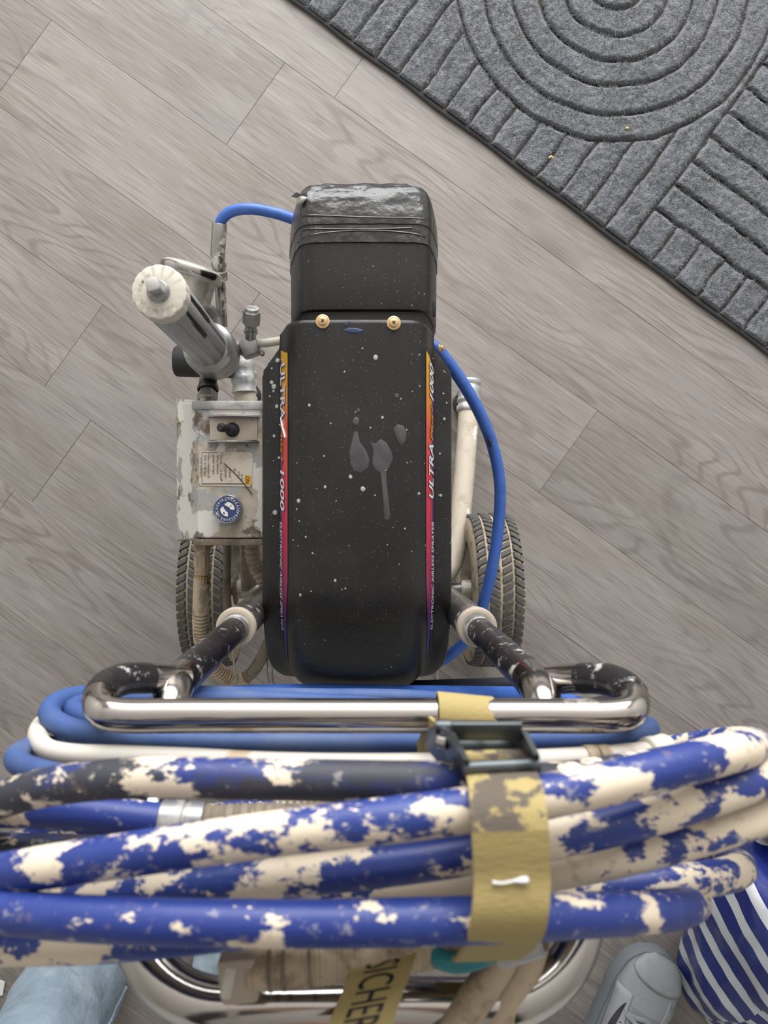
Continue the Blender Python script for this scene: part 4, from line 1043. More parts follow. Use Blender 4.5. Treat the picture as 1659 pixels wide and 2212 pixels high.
# first loop: cream strand rising to the right and curling back
loop([(-150, 1910, 1.06), (0, 1888, 1.09), (250, 1850, 1.105), (600, 1800, 1.112), (1020, 1748, 1.116), (1300, 1695, 1.103), (1520, 1640, 1.085), (1608, 1618, 1.06), (1622, 1608, 1.02), (1560, 1606, 0.985), (1450, 1622, 0.955), (1250, 1660, 0.93), (900, 1720, 0.91), (500, 1760, 0.91), (100, 1810, 0.93), (-120, 1890, 1.0)], M['paintA'])
loop([(-110, 1950, 1.03), (100, 1935, 1.065), (350, 1915, 1.08), (700, 1885, 1.09), (1020, 1842, 1.092), (1300, 1788, 1.087), (1550, 1715, 1.072), (1660, 1675, 1.05), (1680, 1665, 1.0), (1600, 1700, 0.95), (1200, 1760, 0.90), (500, 1800, 0.89), (0, 1880, 0.95)], M['paintB'])
loop([(-60, 1985, 1.0), (250, 1955, 1.045), (600, 1930, 1.06), (1020, 1908, 1.07), (1200, 1878, 1.075), (1400, 1835, 1.07), (1580, 1785, 1.06), (1675, 1745, 1.035), (1680, 1715, 0.99), (1600, 1712, 0.94), (1450, 1730, 0.90), (1200, 1780, 0.87), (500, 1830, 0.87), (-20, 1940, 0.94)], M['paintE'])
loop([(0, 2000, 0.97), (400, 1965, 1.01), (1020, 1935, 1.035), (1300, 1920, 1.04), (1500, 1902, 1.035), (1585, 1885, 1.01), (1590, 1865, 0.97), (1500, 1845, 0.92), (1200, 1830, 0.88), (400, 1880, 0.87)], M['paintB'])
loop([(-140, 1950, 1.08), (0, 1970, 1.10), (300, 1990, 1.115), (700, 1995, 1.12), (1020, 1988, 1.12), (1250, 1978, 1.105), (1420, 1968, 1.08), (1490, 1955, 1.04), (1470, 1940, 0.99), (1200, 1900, 0.93), (500, 1880, 0.9), (-60, 1910, 0.96)], M['paintC'])
loop([(-120, 2050, 1.05), (0, 2042, 1.07), (200, 2036, 1.08), (420, 2016, 1.082), (700, 1985, 1.07), (1000, 1965, 1.05), (1300, 1935, 1.0), (1350, 1910, 0.95), (800, 1890, 0.89), (0, 1990, 0.93)], M['paintA'])
loop([(-100, 1765, 1.02), (0, 1728, 1.055), (120, 1697, 1.07), (300, 1680, 1.08), (600, 1684, 1.087), (960, 1690, 1.087), (1180, 1690, 1.065), (1350, 1665, 1.03), (1450, 1645, 0.99), (1470, 1635, 0.93), (1300, 1640, 0.89), (600, 1670, 0.87), (0, 1730, 0.93)], M['paintD'])
loop([(-120, 1776, 0.98), (0, 1750, 1.025), (150, 1754, 1.035), (350, 1774, 1.035)], M['paintC'], closed=False)
c0, c1 = P(345, 1774, 1.035), P(420, 1778, 1.035)
mk('hose_coupling', *lathe([(0.0085, 0), (0.0105, 0.001), (0.0108, 0.012), (0.0098, 0.0125), (0.0098, 0.0135), (0.0106, 0.014), (0.0106, 0.022), (0.0092, 0.023)], c0, c1 - c0, 20), M['alu'], ph)
mk('spring_guard', *tube(PP((415, 1778, 1.035), (600, 1774, 1.035), (800, 1768, 1.02), (1000, 1755, 1.01)), 0.0092, 16, step=0.0011, rfun=lambda L, t: 0.0088 + 0.0007 * math.sin(L * 2 * math.pi / 0.0036)), M['rod'], ph)
loop([(-100, 1838, 1.0), (0, 1832, 1.01), (200, 1838, 1.01), (450, 1840, 1.0)], M['paintD'], closed=False, r=0.008)

bh = empty('blue_hose', (0.0, -0.13, 0.88), 'clean dusty blue hose looped beneath the chrome rack bar', 'hose')
loop([(900, 1604, 0.955), (600, 1606, 0.957), (400, 1603, 0.957), (230, 1590, 0.955), (135, 1568, 0.948), (106, 1540, 0.935), (135, 1512, 0.915), (230, 1500, 0.885), (400, 1500, 0.83), (650, 1504, 0.75), (900, 1508, 0.74), (1150, 1540, 0.82), (1330, 1560, 0.90), (1400, 1574, 0.945), (1370, 1590, 0.957), (1200, 1600, 0.956)], M['dusty'], 0.0070, bh)
loop([(700, 1572, 0.945), (300, 1562, 0.945), (190, 1551, 0.935), (158, 1532, 0.92), (200, 1517, 0.90), (330, 1512, 0.865), (600, 1512, 0.80), (1000, 1540, 0.84), (1250, 1562, 0.905), (1310, 1575, 0.935), (1150, 1580, 0.945)], M['dusty'], 0.0070, bh)
loop([(600, 1700, 1.02), (300, 1692, 1.022), (120, 1674, 1.018), (45, 1652, 1.005), (38, 1630, 0.98), (90, 1612, 0.945), (250, 1622, 0.90), (600, 1660, 0.87), (1000, 1680, 0.90), (1100, 1690, 0.95)], M['dusty'], 0.0064, bh)
dk = mk('dark_hose', *tube(PP((820, 1480, 0.40), (900, 1484, 0.47), (1000, 1482, 0.53), (1130, 1479, 0.57), (1260, 1478, 0.60), (1330, 1490, 0.64), (1345, 1510, 0.70), (1250, 1535, 0.76)), 0.0085, 16), M['darkhose'])
tag(dk, 'dark navy hose running from under the cover towards the right hook', 'hose')
bs = mk('blue_hose', *tube(PP((330, 1490, 0.62), (420, 1504, 0.60), (560, 1500, 0.58), (700, 1497, 0.55), (860, 1500, 0.55), (1000, 1503, 0.60), (1160, 1510, 0.68), (1250, 1530, 0.74)), 0.0105, 16), M['blue'])
tag(bs, 'bright blue hose strand crossing low behind the rear end of the cover', 'hose')

wh = empty('white_whip_hose', (0.0, -0.14, 0.95), 'thin white whip hose with brown-stained couplings under the blue coil', 'hose')
mk('hose', *tube(PP((300, 1530, 0.80), (150, 1535, 0.84), (95, 1560, 0.91), (82, 1595, 0.955), (105, 1620, 0.975), (160, 1630, 0.982), (250, 1632, 0.985), (400, 1638, 0.987), (600, 1648, 0.99), (900, 1650, 0.99), (1180, 1641, 0.99), (1300, 1634, 0.986), (1420, 1622, 0.975)), 0.0060, 16, step=0.006), M['white_hose'], wh)
a0, a1 = P(1395, 1626, 0.978), P(1452, 1616, 0.967)
mk('end_coupling', *lathe([(0.0072, 0), (0.0085, 0.001), (0.0088, 0.007), (0.0078, 0.0075), (0.0085, 0.009), (0.0090, 0.016), (0.008, 0.018)], a0, a1 - a0, 18), M['cap'], wh)
for px in (1262, 1290): mk('stained_band', *lathe([(0.0066, 0), (0.0068, 0.001), (0.0068, 0.006), (0.0066, 0.007)], P(px, 1636, 0.988), P(1400, 1624, 0.978) - P(px, 1636, 0.988), 16), M['beige'], wh)

# ---------------------------------------------------------------- strap with cam buckle
st = empty('tie_down_strap', (0.065, -0.14, 1.06), 'olive webbing strap with grey cam buckle cinching the hose coil', 'strap')
cps = [(1062, 1625, 1.088), (1078, 1660, 1.106), (1092, 1705, 1.124), (1099, 1760, 1.133), (1103, 1830, 1.135), (1106, 1900, 1.1345), (1103, 1960, 1.137), (1096, 2005, 1.135), (1083, 2038, 1.118), (1062, 2062, 1.095), (1040, 2070, 1.06), (1000, 2040, 1.02)]
c = catmull(PP(*cps), False, 0.004)
wid = [Vector((0.0142, 0.0004, 0)) for _ in c]
ups = []
for i in range(len(c)):
    t_ = (c[min(i + 1, len(c) - 1)] - c[max(i - 1, 0)]).normalized(); ups.append(Vector((1, 0, 0)).cross(t_).normalized() * -1 if Vector((1, 0, 0)).cross(t_).z < 0 else Vector((1, 0, 0)).cross(t_).normalized())
n1 = next(i for i, q in enumerate(c) if q.y < P(0, 1790, 1.135).y)
mk('webbing_stained', *ribbon(c[:n1 + 1], wid[:n1 + 1], 0.0010, ups[:n1 + 1]), M['webdirty'], st, angle=50, label='strap stretch with dark stain near the buckle')
mk('webbing', *ribbon(c[n1:], wid[n1:], 0.0010, ups[n1:]), M['web'], st, angle=50)
stz = 1.1365
mk('white_stitching', *tube(PP((1064, 1906, stz), (1085, 1908, stz + .0004), (1110, 1903, stz + .0004), (1140, 1901, stz)), 0.0011, 6, step=0.002, rfun=lambda L, t: 0.0009 + 0.0004 * math.sin(L * 3000)), M['white'], st)
# strap wrapped round the rack bar
wrap = []
for i in range(9):
    a = math.radians(-60 + 200 * i / 8)
    wrap.append(Vector((P(1010, 1548, 0.99).x, -0.1145 - 0.0112 * math.cos(a) * -1, 0.982 + 0.0112 * math.sin(a))))
wrap = wrap + [Vector((P(1010, 1548, 0.99).x, -0.129, 1.0)), Vector((P(1015, 1580, 1.03).x, P(1015, 1585, 1.03).y, 1.03))]
wd_ = [Vector((0.0142 + 0.002, -0.002, -0.002)) for _ in wrap]
uv_ = []
for i in range(len(wrap)):
    t_ = (wrap[min(i + 1, len(wrap) - 1)] - wrap[max(i - 1, 0)]).normalized(); uv_.append(Vector((1, 0, 0)).cross(t_).normalized())
mk('webbing', *ribbon(wrap, wd_, 0.0009, uv_), M['web'], st, angle=50)
mk('webbing_edge', *ribbon(PP((938, 1556, 1.0), (925, 1590, 0.985), (912, 1620, 0.97), (898, 1650, 0.95)), [Vector((0.002, 0.0, 0.010))] * 4, 0.0009, [Vector((1, 0.3, 0)).normalized()] * 4), M['web'], st)
# buckle: two side plates, bars, roller and lever
bc = []
for s_, pts in (('l', [(932, 1572, 1.062), (948, 1566, 1.082), (975, 1580, 1.10), (1008, 1640, 1.118), (1012, 1690, 1.10), (985, 1688, 1.07), (950, 1640, 1.05), (922, 1612, 1.045)]), ('r', [(1095, 1578, 1.062), (1110, 1570, 1.082), (1135, 1582, 1.10), (1160, 1630, 1.114), (1160, 1680, 1.10), (1145, 1685, 1.07), (1120, 1640, 1.05), (1090, 1612, 1.045)])):
    p3 = PP(*pts); n = len(p3)
    V = [q - Vector((0.0011, 0, 0)) for q in p3] + [q + Vector((0.0011, 0, 0)) for q in p3]
    mk('buckle_plate', V, [tuple(range(n)), tuple(range(2 * n - 1, n - 1, -1))] + [(i, (i + 1) % n, n + (i + 1) % n, n + i) for i in range(n)], M['buckle'], st, smooth=False)
def bar(name, a, b, r, mat): mk(name, *tube([a, b], r, 14, smooth=False), mat, st)
bar('buckle_bar', P(940, 1570, 1.082), P(1112, 1574, 1.082), 0.0032, M['buckle'])
bar('buckle_bar', P(1000, 1660, 1.112), P(1165, 1652, 1.110), 0.0030, M['buckle'])
bar('cam_roller', P(975, 1612, 1.062), P(1130, 1612, 1.062), 0.0058, M['buckle'])
mk('cam_lever', *box(P(1050, 1580, 1.098), (0.030, 0.009, 0.0022), 0.0008, Matrix.Rotation(0.35, 3, 'X')), M['buckle'], st)
bar('rivet', P(958, 1602, 1.088) - Vector((0.002, 0, 0)), P(958, 1602, 1.088) + Vector((0.0015, 0, 0.002)), 0.003, M['chrome'])
mk('teal_clip', *tube(PP((938, 2052, 1.05), (950, 2072, 1.055), (990, 2080, 1.06), (1035, 2070, 1.065), (1062, 2056, 1.07)), 0.0045, 12, step=0.004), M['teal'], st, label='small teal plastic clip under the strap')
# hanging strap tail with lettering
tl = [(838, 2050, 1.05), (826, 2085, 1.06), (806, 2140, 1.07), (782, 2200, 1.08), (760, 2270, 1.085), (740, 2340, 1.085)]
tc_ = catmull(PP(*tl), False, 0.004)
tw = [Vector((0.0150, 0.0028, 0.0)) for _ in tc_]
tu = [Vector((0, 0.15, 1)).normalized()] * len(tc_)
tail = empty('strap_tail', tc_[0], 'loose olive strap end printed with black capitals hanging over the chrome handle', 'strap')
mk('webbing', *ribbon(tc_, tw, 0.0009, tu), M['web'], tail)
V2, Fc = text_vf('SICHERHEIT', 1.0, 1.0, 0, 0.3)
L_ = sum((a - b).length for a, b in zip(tc_, tc_[1:]))
def along(s):
    for a, b in zip(tc_, tc_[1:]):
        l = (b - a).length
        if s <= l: return a + (b - a) * (s / l)
        s -= l
    return tc_[-1] + (tc_[-1] - tc_[-2]).normalized() * s
xs_ = 0.0105
V = []
for a, b in V2:
    q = along(0.006 + a * xs_); V.append(q + Vector((0.0150, 0.0028, 0)) * ((b - 0.36) * 1.55) + Vector((0, 0.0003, 0.0017)))
mk('lettering', V, Fc, M['ink'], tail, smooth=False)

# banded hose end with square plug, and the pair of cream cables
be = empty('banded_hose_end', P(700, 2075, 1.04), 'cream ribbed hose end with pale square connector below the coil', 'hose')
mk('hose', *tube(PP((540, 2095, 1.052), (640, 2088, 1.052), (760, 2074, 1.05), (900, 2054, 1.048), (1010, 2036, 1.04), (1100, 2010, 1.03)), 0.0098, 18, step=0.0012, rfun=lambda L, t: 0.0094 + 0.0004 * math.sin(L * 2 * math.pi / 0.0028) - 0.003 * max(0, t - .5)), M['beige'], be)
for px, py in ((582, 2092), (612, 2090), (668, 2084)): mk('dark_band', *lathe([(0.0102, 0), (0.0102, 0.0016)], P(px, py, 1.052), (1, 0.06, 0), 18), M['rod'], be)
mk('square_connector', *box(P(520, 2098, 1.05), (0.0185, 0.022, 0.02), 0.003, Matrix.Rotation(0.1, 3, 'Z')), M['collar'], be)
mk('connector_lug', *box(P(497, 2110, 1.055), (0.006, 0.016, 0.012), 0.002, Matrix.Rotation(-0.2, 3, 'Z')), M['cap'], be)
cc = empty('cable_pair', P(1100, 2100, 1.03), 'pair of cream paint-coated hose ends dangling below the strap', 'hose')
for dx, z in ((0, 1.035), (72, 1.03)):
    mk('hose', *tube(PP((1096 + dx * 0.75, 2035, z), (1075 + dx * 0.85, 2085, z), (1025 + dx * 1.0, 2160, z + 0.005), (975 + dx * 1.15, 2235, z + 0.01), (930 + dx * 1.2, 2310, z + 0.01)), 0.0085, 16), M['beige'], cc)
mk('taped_top', *tube(PP((1080, 2062, 1.052), (1120, 2052, 1.056), (1165, 2036, 1.058)), 0.0062, 14, step=0.003), M['duct'], cc)

# ================================================================ person standing behind the sprayer
ps = empty('person', (-0.05, -0.98, 0.0), 'person in pale blue jeans and grey sneakers standing behind the sprayer', 'person')
def leg_ring(c, rx, ry, seed, tilt=0.0):
    R = []
    for j in range(36):
        a = 2 * math.pi * j / 36
        n_ = 1 + 0.07 * mnoise.noise(Vector((math.cos(a) * 1.6, math.sin(a) * 1.6, c[2] * 14 + seed))) + 0.03 * mnoise.noise(Vector((math.cos(a) * 4, math.sin(a) * 4, c[2] * 40 + seed)))
        R.append(Vector((c[0] + rx * n_ * math.cos(a), c[1] + ry * n_ * math.sin(a), c[2])))
    return R
def trouser(path, seed):
    c = catmull([p[:3] for p in path], False, 0.02)
    tot = len(c) - 1; rr = []
    zs = [p[2] for p in path]
    for q in c:
        # interpolate radii by height
        for (a, b) in zip(path, path[1:]):
            if a[2] <= q.z <= b[2] + 1e-6:
                f_ = (q.z - a[2]) / max(1e-6, b[2] - a[2]); rr.append((a[3] + (b[3] - a[3]) * f_, a[4] + (b[4] - a[4]) * f_)); break
        else: rr.append((path[-1][3], path[-1][4]))
    return loft([leg_ring(q, r[0], r[1], seed) for q, r in zip(c, rr)], True, False, True)
tb = MB()
left_leg = trouser([(-0.500, -0.835, 0.035, 0.088, 0.098), (-0.500, -0.838, 0.15, 0.085, 0.095), (-0.485, -0.85, 0.32, 0.084, 0.092), (-0.43, -0.87, 0.48, 0.088, 0.092), (-0.30, -0.98, 0.66, 0.098, 0.10), (-0.16, -1.12, 0.86, 0.13, 0.12), (-0.08, -1.17, 0.94, 0.15, 0.12)], 1.0)
tb.add(left_leg)
tb.add(trouser([(0.335, -1.04, 0.05, 0.085, 0.100), (0.33, -1.05, 0.15, 0.082, 0.095), (0.315, -1.05, 0.32, 0.080, 0.088), (0.27, -1.05, 0.48, 0.084, 0.088), (0.19, -1.09, 0.66, 0.096, 0.10), (0.08, -1.16, 0.86, 0.13, 0.12), (0.02, -1.18, 0.94, 0.15, 0.12)], 3.0))
tb.add(lathe([(0.10, 0), (0.17, 0.03), (0.19, 0.10), (0.175, 0.2), (0.165, 0.24)], (-0.03, -1.18, 0.84), (0, 0, 1), 32))
tro = tb.build('trousers', M['denim'], ps, angle=70)
nring = len(left_leg[0]) // 36
seam_pts = [left_leg[0][q * 36 + 35] + Vector((0.001, 0, 0)) for q in range(0, int(nring * 0.62))]
mk('side_seam', *tube(seam_pts, 0.0032, 8, step=0.004, rfun=lambda L, t: 0.0028 + 0.0009 * math.sin(L * 600)), M['cloth'], tro, label='raised frayed side seam of the jeans')

def sneaker(name, heel, toe, wmax=0.104):
    """low sneaker from heel to toe, both on the floor"""
    h = Vector(heel); t = Vector(toe); ax = (t - h); L = ax.length; ax.normalize(); side = Vector((-ax.y, ax.x, 0))
    def T(u, s, z): return h + ax * (u * L) + side * s + Vector((0, 0, z))
    def hw(u):  # half width along the sole
        pts = [(0, 0.024), (0.04, 0.030), (0.15, 0.036), (0.35, 0.038), (0.55, 0.045), (0.72, 0.052), (0.85, 0.049), (0.94, 0.036), (0.985, 0.018), (1.0, 0.004)]
        for a, b in zip(pts, pts[1:]):
            if a[0] <= u <= b[0]: f_ = (u - a[0]) / (b[0] - a[0]); f_ = f_ * f_ * (3 - 2 * f_) * 0.5 + f_ * 0.5; return (a[1] + (b[1] - a[1]) * f_) * wmax / 0.104
        return pts[-1][1]
    def ht(u):
        pts = [(0, 0.085), (0.1, 0.095), (0.3, 0.105), (0.45, 0.092), (0.6, 0.072), (0.75, 0.058), (0.88, 0.050), (0.95, 0.042), (1.0, 0.022)]
        for a, b in zip(pts, pts[1:]):
            if a[0] <= u <= b[0]: f_ = (u - a[0]) / (b[0] - a[0]); return a[1] + (b[1] - a[1]) * f_
        return pts[-1][1]
    us = [0, 0.02, 0.05, 0.1, 0.18, 0.26, 0.34, 0.42, 0.5, 0.58, 0.66, 0.73, 0.79, 0.84, 0.88, 0.92, 0.95, 0.975, 0.99, 1.0]
    def surf(u, th, o=0.0):
        """upper surface; th from 0 (inner side) to pi (outer side)"""
        w_ = hw(u) + o; zz = ht(u) + o
        return T(u, -math.cos(th) * w_ * (0.90 + 0.10 * math.sin(th)), 0.026 + (zz - 0.026) * math.sin(th) ** 0.62)
    rings = [[surf(u, math.pi * j / 20) for j in range(21)] for u in us]
    up = mk(name, *loft(rings, False, True, False), M['shoemesh'], ps, angle=60)
    def so(k, z): return [[T(u, s_ * (hw(u) * k + 0.004), z) for s_ in (-1, 1)] for u in us]
    sr = []
    for u in us:
        a = hw(u)
        sr.append([T(u, -a - 0.002, 0.0), T(u, -a - 0.003, 0.006), T(u, -a - 0.002, 0.022), T(u, -a + 0.001, 0.029), T(u, a - 0.001, 0.029), T(u, a + 0.002, 0.022), T(u, a + 0.003, 0.006), T(u, a + 0.002, 0.0)])
    mk('sole', *loft(sr, True, True, True), M['shoedark'], up)
    def patch(nm, u0, u1, t0, t1, o, mat, sh=None, nu=10, nt=12):
        R = []
        for i in range(nu + 1):
            row = []
            for j in range(nt + 1):
                u = u0 + (u1 - u0) * i / nu; th = t0 + (t1 - t0) * j / nt
                if sh: u = sh(u, th, i / nu)
                row.append(surf(min(u, 0.995), th, o))
            R.append(row)
        ob = mk(nm, *loft(R), mat, up); sm = ob.modifiers.new('s', 'SOLIDIFY'); sm.thickness = 0.0016; sm.offset = -1; return ob
    patch('toe_cap', 0.80, 0.99, 0.15, math.pi - 0.15, 0.0016, M['shoe'], lambda u, th, f_: u + (1 - f_) * 0.05 * (abs(th - math.pi / 2) / 1.5) ** 2 * 2)
    patch('side_panel', 0.30, 0.80, 0.12, 1.0, 0.0014, M['shoe'], lambda u, th, f_: u - 0.05 * f_ * math.sin(th * 3))
    patch('side_panel', 0.30, 0.72, math.pi - 1.0, math.pi - 0.12, 0.0014, M['shoe'])
    patch('tongue', 0.22, 0.66, 1.02, math.pi - 1.02, 0.0030, M['shoedark'])
    patch('tongue_panel', 0.34, 0.62, 1.22, math.pi - 1.22, 0.0046, M['shoemesh'])
    for i in range(5):
        u = 0.36 + 0.062 * i
        pts = [surf(u, 0.95, 0.004), surf(u + 0.02, 1.3, 0.008), surf(u + 0.035, math.pi / 2, 0.0095), surf(u + 0.02, math.pi - 1.3, 0.008), surf(u, math.pi - 0.95, 0.004)]
        if i % 2: pts = [surf(u, 0.95, 0.004), surf(u + 0.01, 1.3, 0.009), surf(u + 0.03, math.pi / 2, 0.0105), surf(u + 0.055, math.pi - 1.3, 0.009), surf(u + 0.06, math.pi - 0.95, 0.004)]
        c_ = catmull(pts, False, 0.004)
        mk('lace', *ribbon(c_, [ax * 0.0036] * len(c_), 0.0012, [Vector((0, 0, 1))] * len(c_)), M['shoe'], up)
        for th in (0.86, math.pi - 0.86):
            q = surf(u, th, 0.0018)
            mk('eyelet', *lathe([(0.0026, 0), (0.0026, 0.001)], q, Vector((0, 0, 1)) + side * (-math.cos(th)) * 0.8, 12), M['shoeblack'], up)
    # curved dark flash on the outer flank
    V = []; n = 16
    sgn = -1 if True else 1
    for i in range(n + 1):
        f_ = i / n; u = 0.32 + 0.34 * f_; wdt = 0.17 * math.sin(math.pi * min(1, 0.15 + f_ * 0.85)) * (0.25 + 0.75 * f_) + 0.015
        base = math.pi - (0.45 + 0.42 * f_ ** 2)
        V += [surf(u, base - wdt, 0.0046), surf(u, base + wdt, 0.0046)]
    mk('side_flash', V, [(2 * i, 2 * i + 1, 2 * i + 3, 2 * i + 2) for i in range(n)], M['shoeblack'], up)
    return up
toe = P(1442, 2066, 0.03); toe.z = 0.0; heel = toe + Vector((-0.155, -0.245, 0))
sneaker('sneaker', (heel.x, heel.y, 0), (toe.x, toe.y, 0), 0.124)
sneaker('sneaker', (-0.515, -0.92, 0), (-0.46, -0.65, 0), 0.104)

# jacket, arms and head above the frame: the figure leans over the handle with the phone in both hands
jk = MB()  # unseen upper body, added to darken chrome reflections and the floor behind
def ring(c, rx, ry, tilt, n=28):
    R = []
    for j in range(n):
        a = 2 * math.pi * j / n
        v_ = Vector((rx * math.cos(a), ry * math.sin(a), 0)); v_ = Matrix.Rotation(-tilt, 3, 'X') @ v_
        R.append(Vector(c) + v_ * (1 + 0.03 * mnoise.noise(v_ * 14 + Vector(c) * 5)))
    return R
jk.add(loft([ring(c_, a_, b_, t_) for c_, a_, b_, t_ in (((-0.03, -1.17, 1.02), 0.18, 0.135, 0.3), ((-0.025, -1.13, 1.12), 0.175, 0.13, 0.45), ((-0.02, -1.06, 1.24), 0.19, 0.13, 0.55), ((-0.015, -0.97, 1.36), 0.215, 0.125, 0.65), ((-0.01, -0.89, 1.46), 0.20, 0.10, 0.7), ((-0.01, -0.85, 1.50), 0.09, 0.07, 0.7))], True, True, True))
for sx in (-1, 1):
    jk.add(tube([Vector((sx * 0.19, -0.90, 1.43)), Vector((sx * 0.26, -0.72, 1.36)), Vector((sx * 0.25, -0.56, 1.36)), Vector((sx * 0.17, -0.34, 1.43)), Vector((sx * 0.10, -0.17, 1.48))], 0.05, 16, step=0.02, rfun=lambda L, t: 0.062 - 0.024 * t))
mj = Mat('dark_jacket', (62, 60, 62), 0.85); mj.bump(60, 0.5, 0.004); mk('jacket', jk.v, jk.f, mj.m, ps, angle=70)
mskin = Mat('skin', (196, 150, 126), 0.55)
hb = MB(); hb.add(loft([ring(Vector((-0.01, -0.80 + dy, 1.53 + h_)), a_, b_, 0.5) for h_, dy, a_, b_ in ((-0.06, -0.05, 0.05, 0.055), (0.0, -0.02, 0.05, 0.055), (0.03, 0.01, 0.055, 0.07), (0.07, 0.02, 0.066, 0.085), (0.12, 0.03, 0.074, 0.095), (0.17, 0.03, 0.072, 0.092), (0.21, 0.03, 0.05, 0.065), (0.225, 0.03, 0.02, 0.03))], True, True, True))
for sx in (-1, 1):
    wr = Vector((sx * 0.10, -0.17, 1.48)); pm = Vector((sx * 0.085, -0.085, 1.50))
    hb.add(tube([wr, wr.lerp(pm, 0.5), pm], 0.028, 14, step=0.01, rfun=lambda L, t: 0.024 + 0.008 * t))
    for q in range(4): hb.add(tube([pm + Vector((0, -0.02 + 0.02 * q, 0.004)), pm + Vector((-sx * 0.025, -0.015 + 0.02 * q, 0.016)), pm + Vector((-sx * 0.055 - sx * 0.004 * (q % 3), -0.01 + 0.02 * q, 0.006))], 0.009, 10, step=0.006))
    hb.add(tube([pm + Vector((0, -0.03, -0.01)), pm + Vector((-sx * 0.02, -0.05, -0.006)), pm + Vector((-sx * 0.045, -0.055, 0.004))], 0.010, 10, step=0.006))
mk('head_and_hands', hb.v, hb.f, mskin.m, ps, angle=70)
mhair = Mat('hair', (52, 42, 36), 0.7)
mk('hair', *loft([ring(Vector((-0.01, -0.80 + dy, 1.53 + h_)), a_, b_, 0.5) for h_, dy, a_, b_ in ((0.10, 0.0, 0.078, 0.085), (0.15, 0.015, 0.080, 0.095), (0.19, 0.02, 0.07, 0.085), (0.225, 0.02, 0.045, 0.055), (0.238, 0.02, 0.012, 0.015))], True, False, True), mhair.m, ps)

# pale cloth on the floor seen through the handle
def cloth():
    n, m_ = 36, 26
    c = P(520, 2050, 0.01); V = []
    for i in range(n + 1):
        for j in range(m_ + 1):
            x = c.x - 0.090 + 0.185 * i / n; y = c.y - 0.16 + 0.23 * j / m_
            x += 0.006 * math.sin(y * 30)
            z = 0.010 + 0.010 * (mnoise.noise(Vector((x * 22, y * 22, 2))) + 0.6) + 0.004 * mnoise.noise(Vector((x * 70, y * 50, 5)))
            V.append(Vector((x, y, max(0.0015, z))))
    Fc = [(i * (m_ + 1) + j, (i + 1) * (m_ + 1) + j, (i + 1) * (m_ + 1) + j + 1, i * (m_ + 1) + j + 1) for i in range(n) for j in range(m_)]
    o = mk('folded_cloth', V, Fc, M['cloth']); s = o.modifiers.new('s', 'SOLIDIFY'); s.thickness = 0.012; s.offset = -1
    return o
tag(cloth(), 'pale blue crumpled cloth on the floor, seen through the chrome handle loop', 'cloth')
wp = mk('paper_scrap', *prism([(0, 0), (0.03, 0.006), (0.034, 0.03), (0.012, 0.04), (-0.006, 0.02)], 0.002, lambda x, y, z: P(-28, 2155, 0.001) + Vector((x, y, z + 0.001))), M['white'])
tag(wp, 'white scrap of paper on the floor at the left edge of the photo', 'paper')

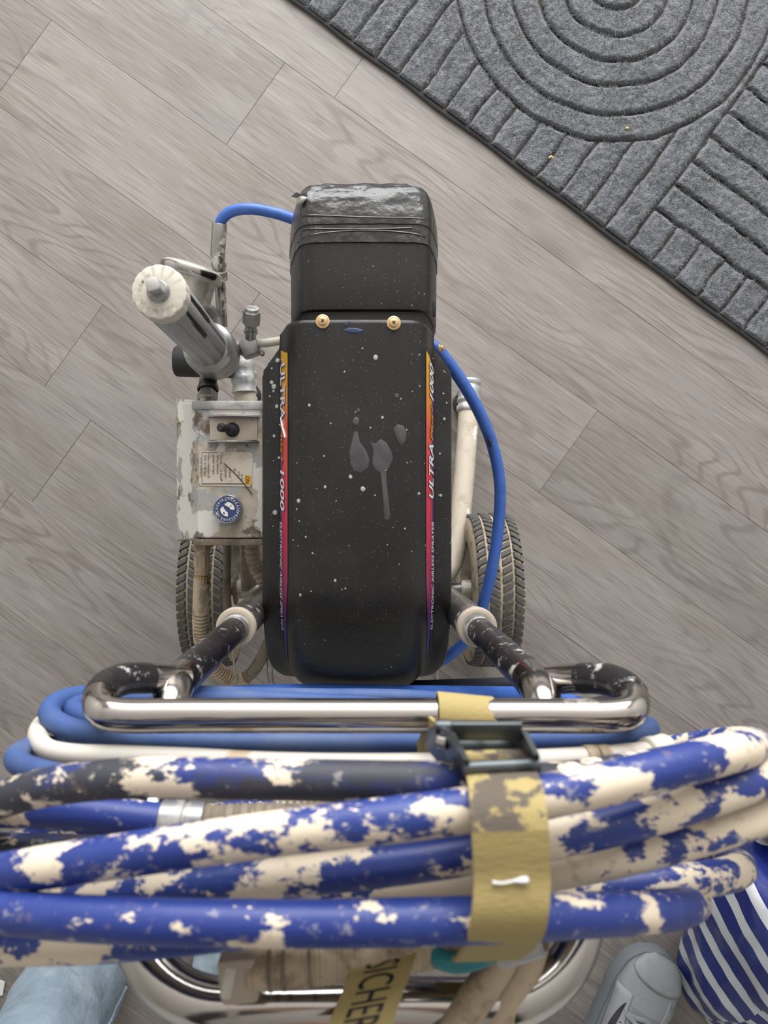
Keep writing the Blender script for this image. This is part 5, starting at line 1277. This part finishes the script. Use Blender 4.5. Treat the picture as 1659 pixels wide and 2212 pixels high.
# ---------------------------------------------------------------- striped carrier bag
def bag():
    base = P(1660, 2060, 0.0)
    root = empty('shopping_bag', (base.x, base.y, 0), 'blue and white striped plastic carrier bag standing on the floor beside the sneaker', 'bag')
    # four bottom corners on the floor (pixels), going round; then the mouth higher up
    A = P(1452, 2112, 0.004); B = P(1600, 2255, 0.004); C_ = P(1900, 1960, 0.004); D = P(1640, 1700, 0.004)
    At = P(1560, 1800, 0.24); Bt = P(1790, 2230, 0.30); Ct = P(2000, 1950, 0.30); Dt = P(1700, 1590, 0.26)
    corners = [(A, At), (B, Bt), (C_, Ct), (D, Dt)]
    nz, ne = 26, 22
    V = []; uv = []
    for k_ in range(nz + 1):
        h = k_ / nz
        cs = [a.lerp(b, h) for a, b in corners]
        for e in range(4):
            p, q = cs[e], cs[(e + 1) % 4]
            for j in range(ne):
                t_ = j / ne
                pt = p.lerp(q, t_)
                nrm_ = (q - p).cross(Vector((0, 0, 1))).normalized()
                puff = 0.05 * math.sin(math.pi * t_) * math.sin(math.pi * (0.1 + 0.7 * h)) - 0.02 * h * math.sin(math.pi * t_)
                wr = 0.013 * mnoise.noise(Vector((t_ * 3 + e * 5, h * 4, 1))) + 0.006 * mnoise.noise(Vector((t_ * 9 + e * 5, h * 9, 3)))
                fade = math.sin(math.pi * t_) ** 0.5 if t_ > 0 else 0
                pt = pt + nrm_ * (puff + wr * (0.4 + 0.6 * fade))
                V.append(Vector((pt.x, pt.y, max(0.002, pt.z + (0.02 * mnoise.noise(Vector((t_ * 4 + e, h, 7))) if h > 0.8 else 0)))))
                uv.append((e + t_, h))
    n = 4 * ne; Fc = []; fuv = []
    for k_ in range(nz):
        for j in range(n):
            a, b = k_ * n + j, k_ * n + (j + 1) % n
            Fc.append((a, b, b + n, a + n))
            u1 = uv[b][0] if (j + 1) % n else 4.0
            fuv += [(uv[a][0], uv[a][1]), (u1, uv[a][1]), (u1, uv[a + n][1]), (uv[a][0], uv[a + n][1])]
    # gathered top with inward slump
    ctr = sum((b for a, b in corners), Vector()) / 4
    base_i = len(V)
    for s_, dz in ((0.8, 0.015), (0.5, -0.01), (0.15, -0.05)):
        for j in range(n):
            p = V[nz * n + j]; q = ctr + (p - ctr) * s_
            q.z = p.z + dz + 0.02 * mnoise.noise(q * 18); V.append(q)
    for k_ in range(3):
        for j in range(n):
            r0 = (nz + k_) * n
            a, b = r0 + j, r0 + (j + 1) % n
            Fc.append((a, b, b + n, a + n)); u0 = uv[j][0]; u1 = uv[(j + 1) % n][0] if (j + 1) % n else 4.0
            fuv += [(u0, 1 + k_ * .2), (u1, 1 + k_ * .2), (u1, 1.2 + k_ * .2), (u0, 1.2 + k_ * .2)]
    me = bpy.data.meshes.new('bag_body'); me.from_pydata(V, [], Fc)
    ul = me.uv_layers.new(name='UVMap')
    for i, q in enumerate(fuv): ul.data[i].uv = q
    me.shade_smooth()
    m = Mat('striped_bag_plastic', (26, 42, 120), 0.28)
    m.b.inputs['Coat Weight'].default_value = 0.3
    sep = m.N('ShaderNodeSeparateXYZ'); m.nt.links.new(m.tc.outputs['UV'], sep.inputs[0])
    def math_(op, a, b=None):
        n_ = m.N('ShaderNodeMath', operation=op)
        for i, x in enumerate((a, b)):
            if x is None: continue
            if isinstance(x, (int, float)): n_.inputs[i].default_value = x
            else: m.nt.links.new(x, n_.inputs[i])
        return n_.outputs[0]
    # two fields of slanting stripes that meet along a printed corner line
    so_ = m.N('ShaderNodeSeparateXYZ'); m.nt.links.new(m.tc.outputs['Object'], so_.inputs[0])
    X_, Y_, Z_ = so_.outputs
    def lincomb(a, b, c, k0): return math_('ADD', math_('ADD', math_('MULTIPLY', X_, a), math_('MULTIPLY', Y_, b)), math_('ADD', math_('MULTIPLY', Z_, c), k0))
    per = 0.047
    p1 = lincomb(0.814 / per, 0.58 / per, 0.5 / per, 40.1); p2 = lincomb(0.53 / per, 0.85 / per, 0.5 / per, 40.55)
    qa, qb = P(1585, 2185, 0.1), P(1640, 2060, 0.15)
    nn = Vector((qb.y - qa.y, -(qb.x - qa.x), 0)).normalized()
    side_ = math_('GREATER_THAN', lincomb(nn.x, nn.y, 0.0, -(nn.x * qa.x + nn.y * qa.y)), 0.0)
    s1 = math_('LESS_THAN', math_('FRACT', p1), 0.40); s2 = math_('LESS_THAN', math_('FRACT', p2), 0.42)
    st_ = math_('ADD', math_('MULTIPLY', s2, side_), math_('MULTIPLY', s1, math_('SUBTRACT', 1.0, side_)))
    m.layer((222, 224, 228), st_, 1.0)
    m.bump(30, 0.35, 0.004, 4)
    me.materials.append(m.m)
    o = bpy.data.objects.new('bag_body', me); COL.objects.link(o); o.parent = root; o.location = -Vector(root.location)
    # small printed patch near the mouth
    c_ = P(1650, 1625, 0.25)
    return root
bag()
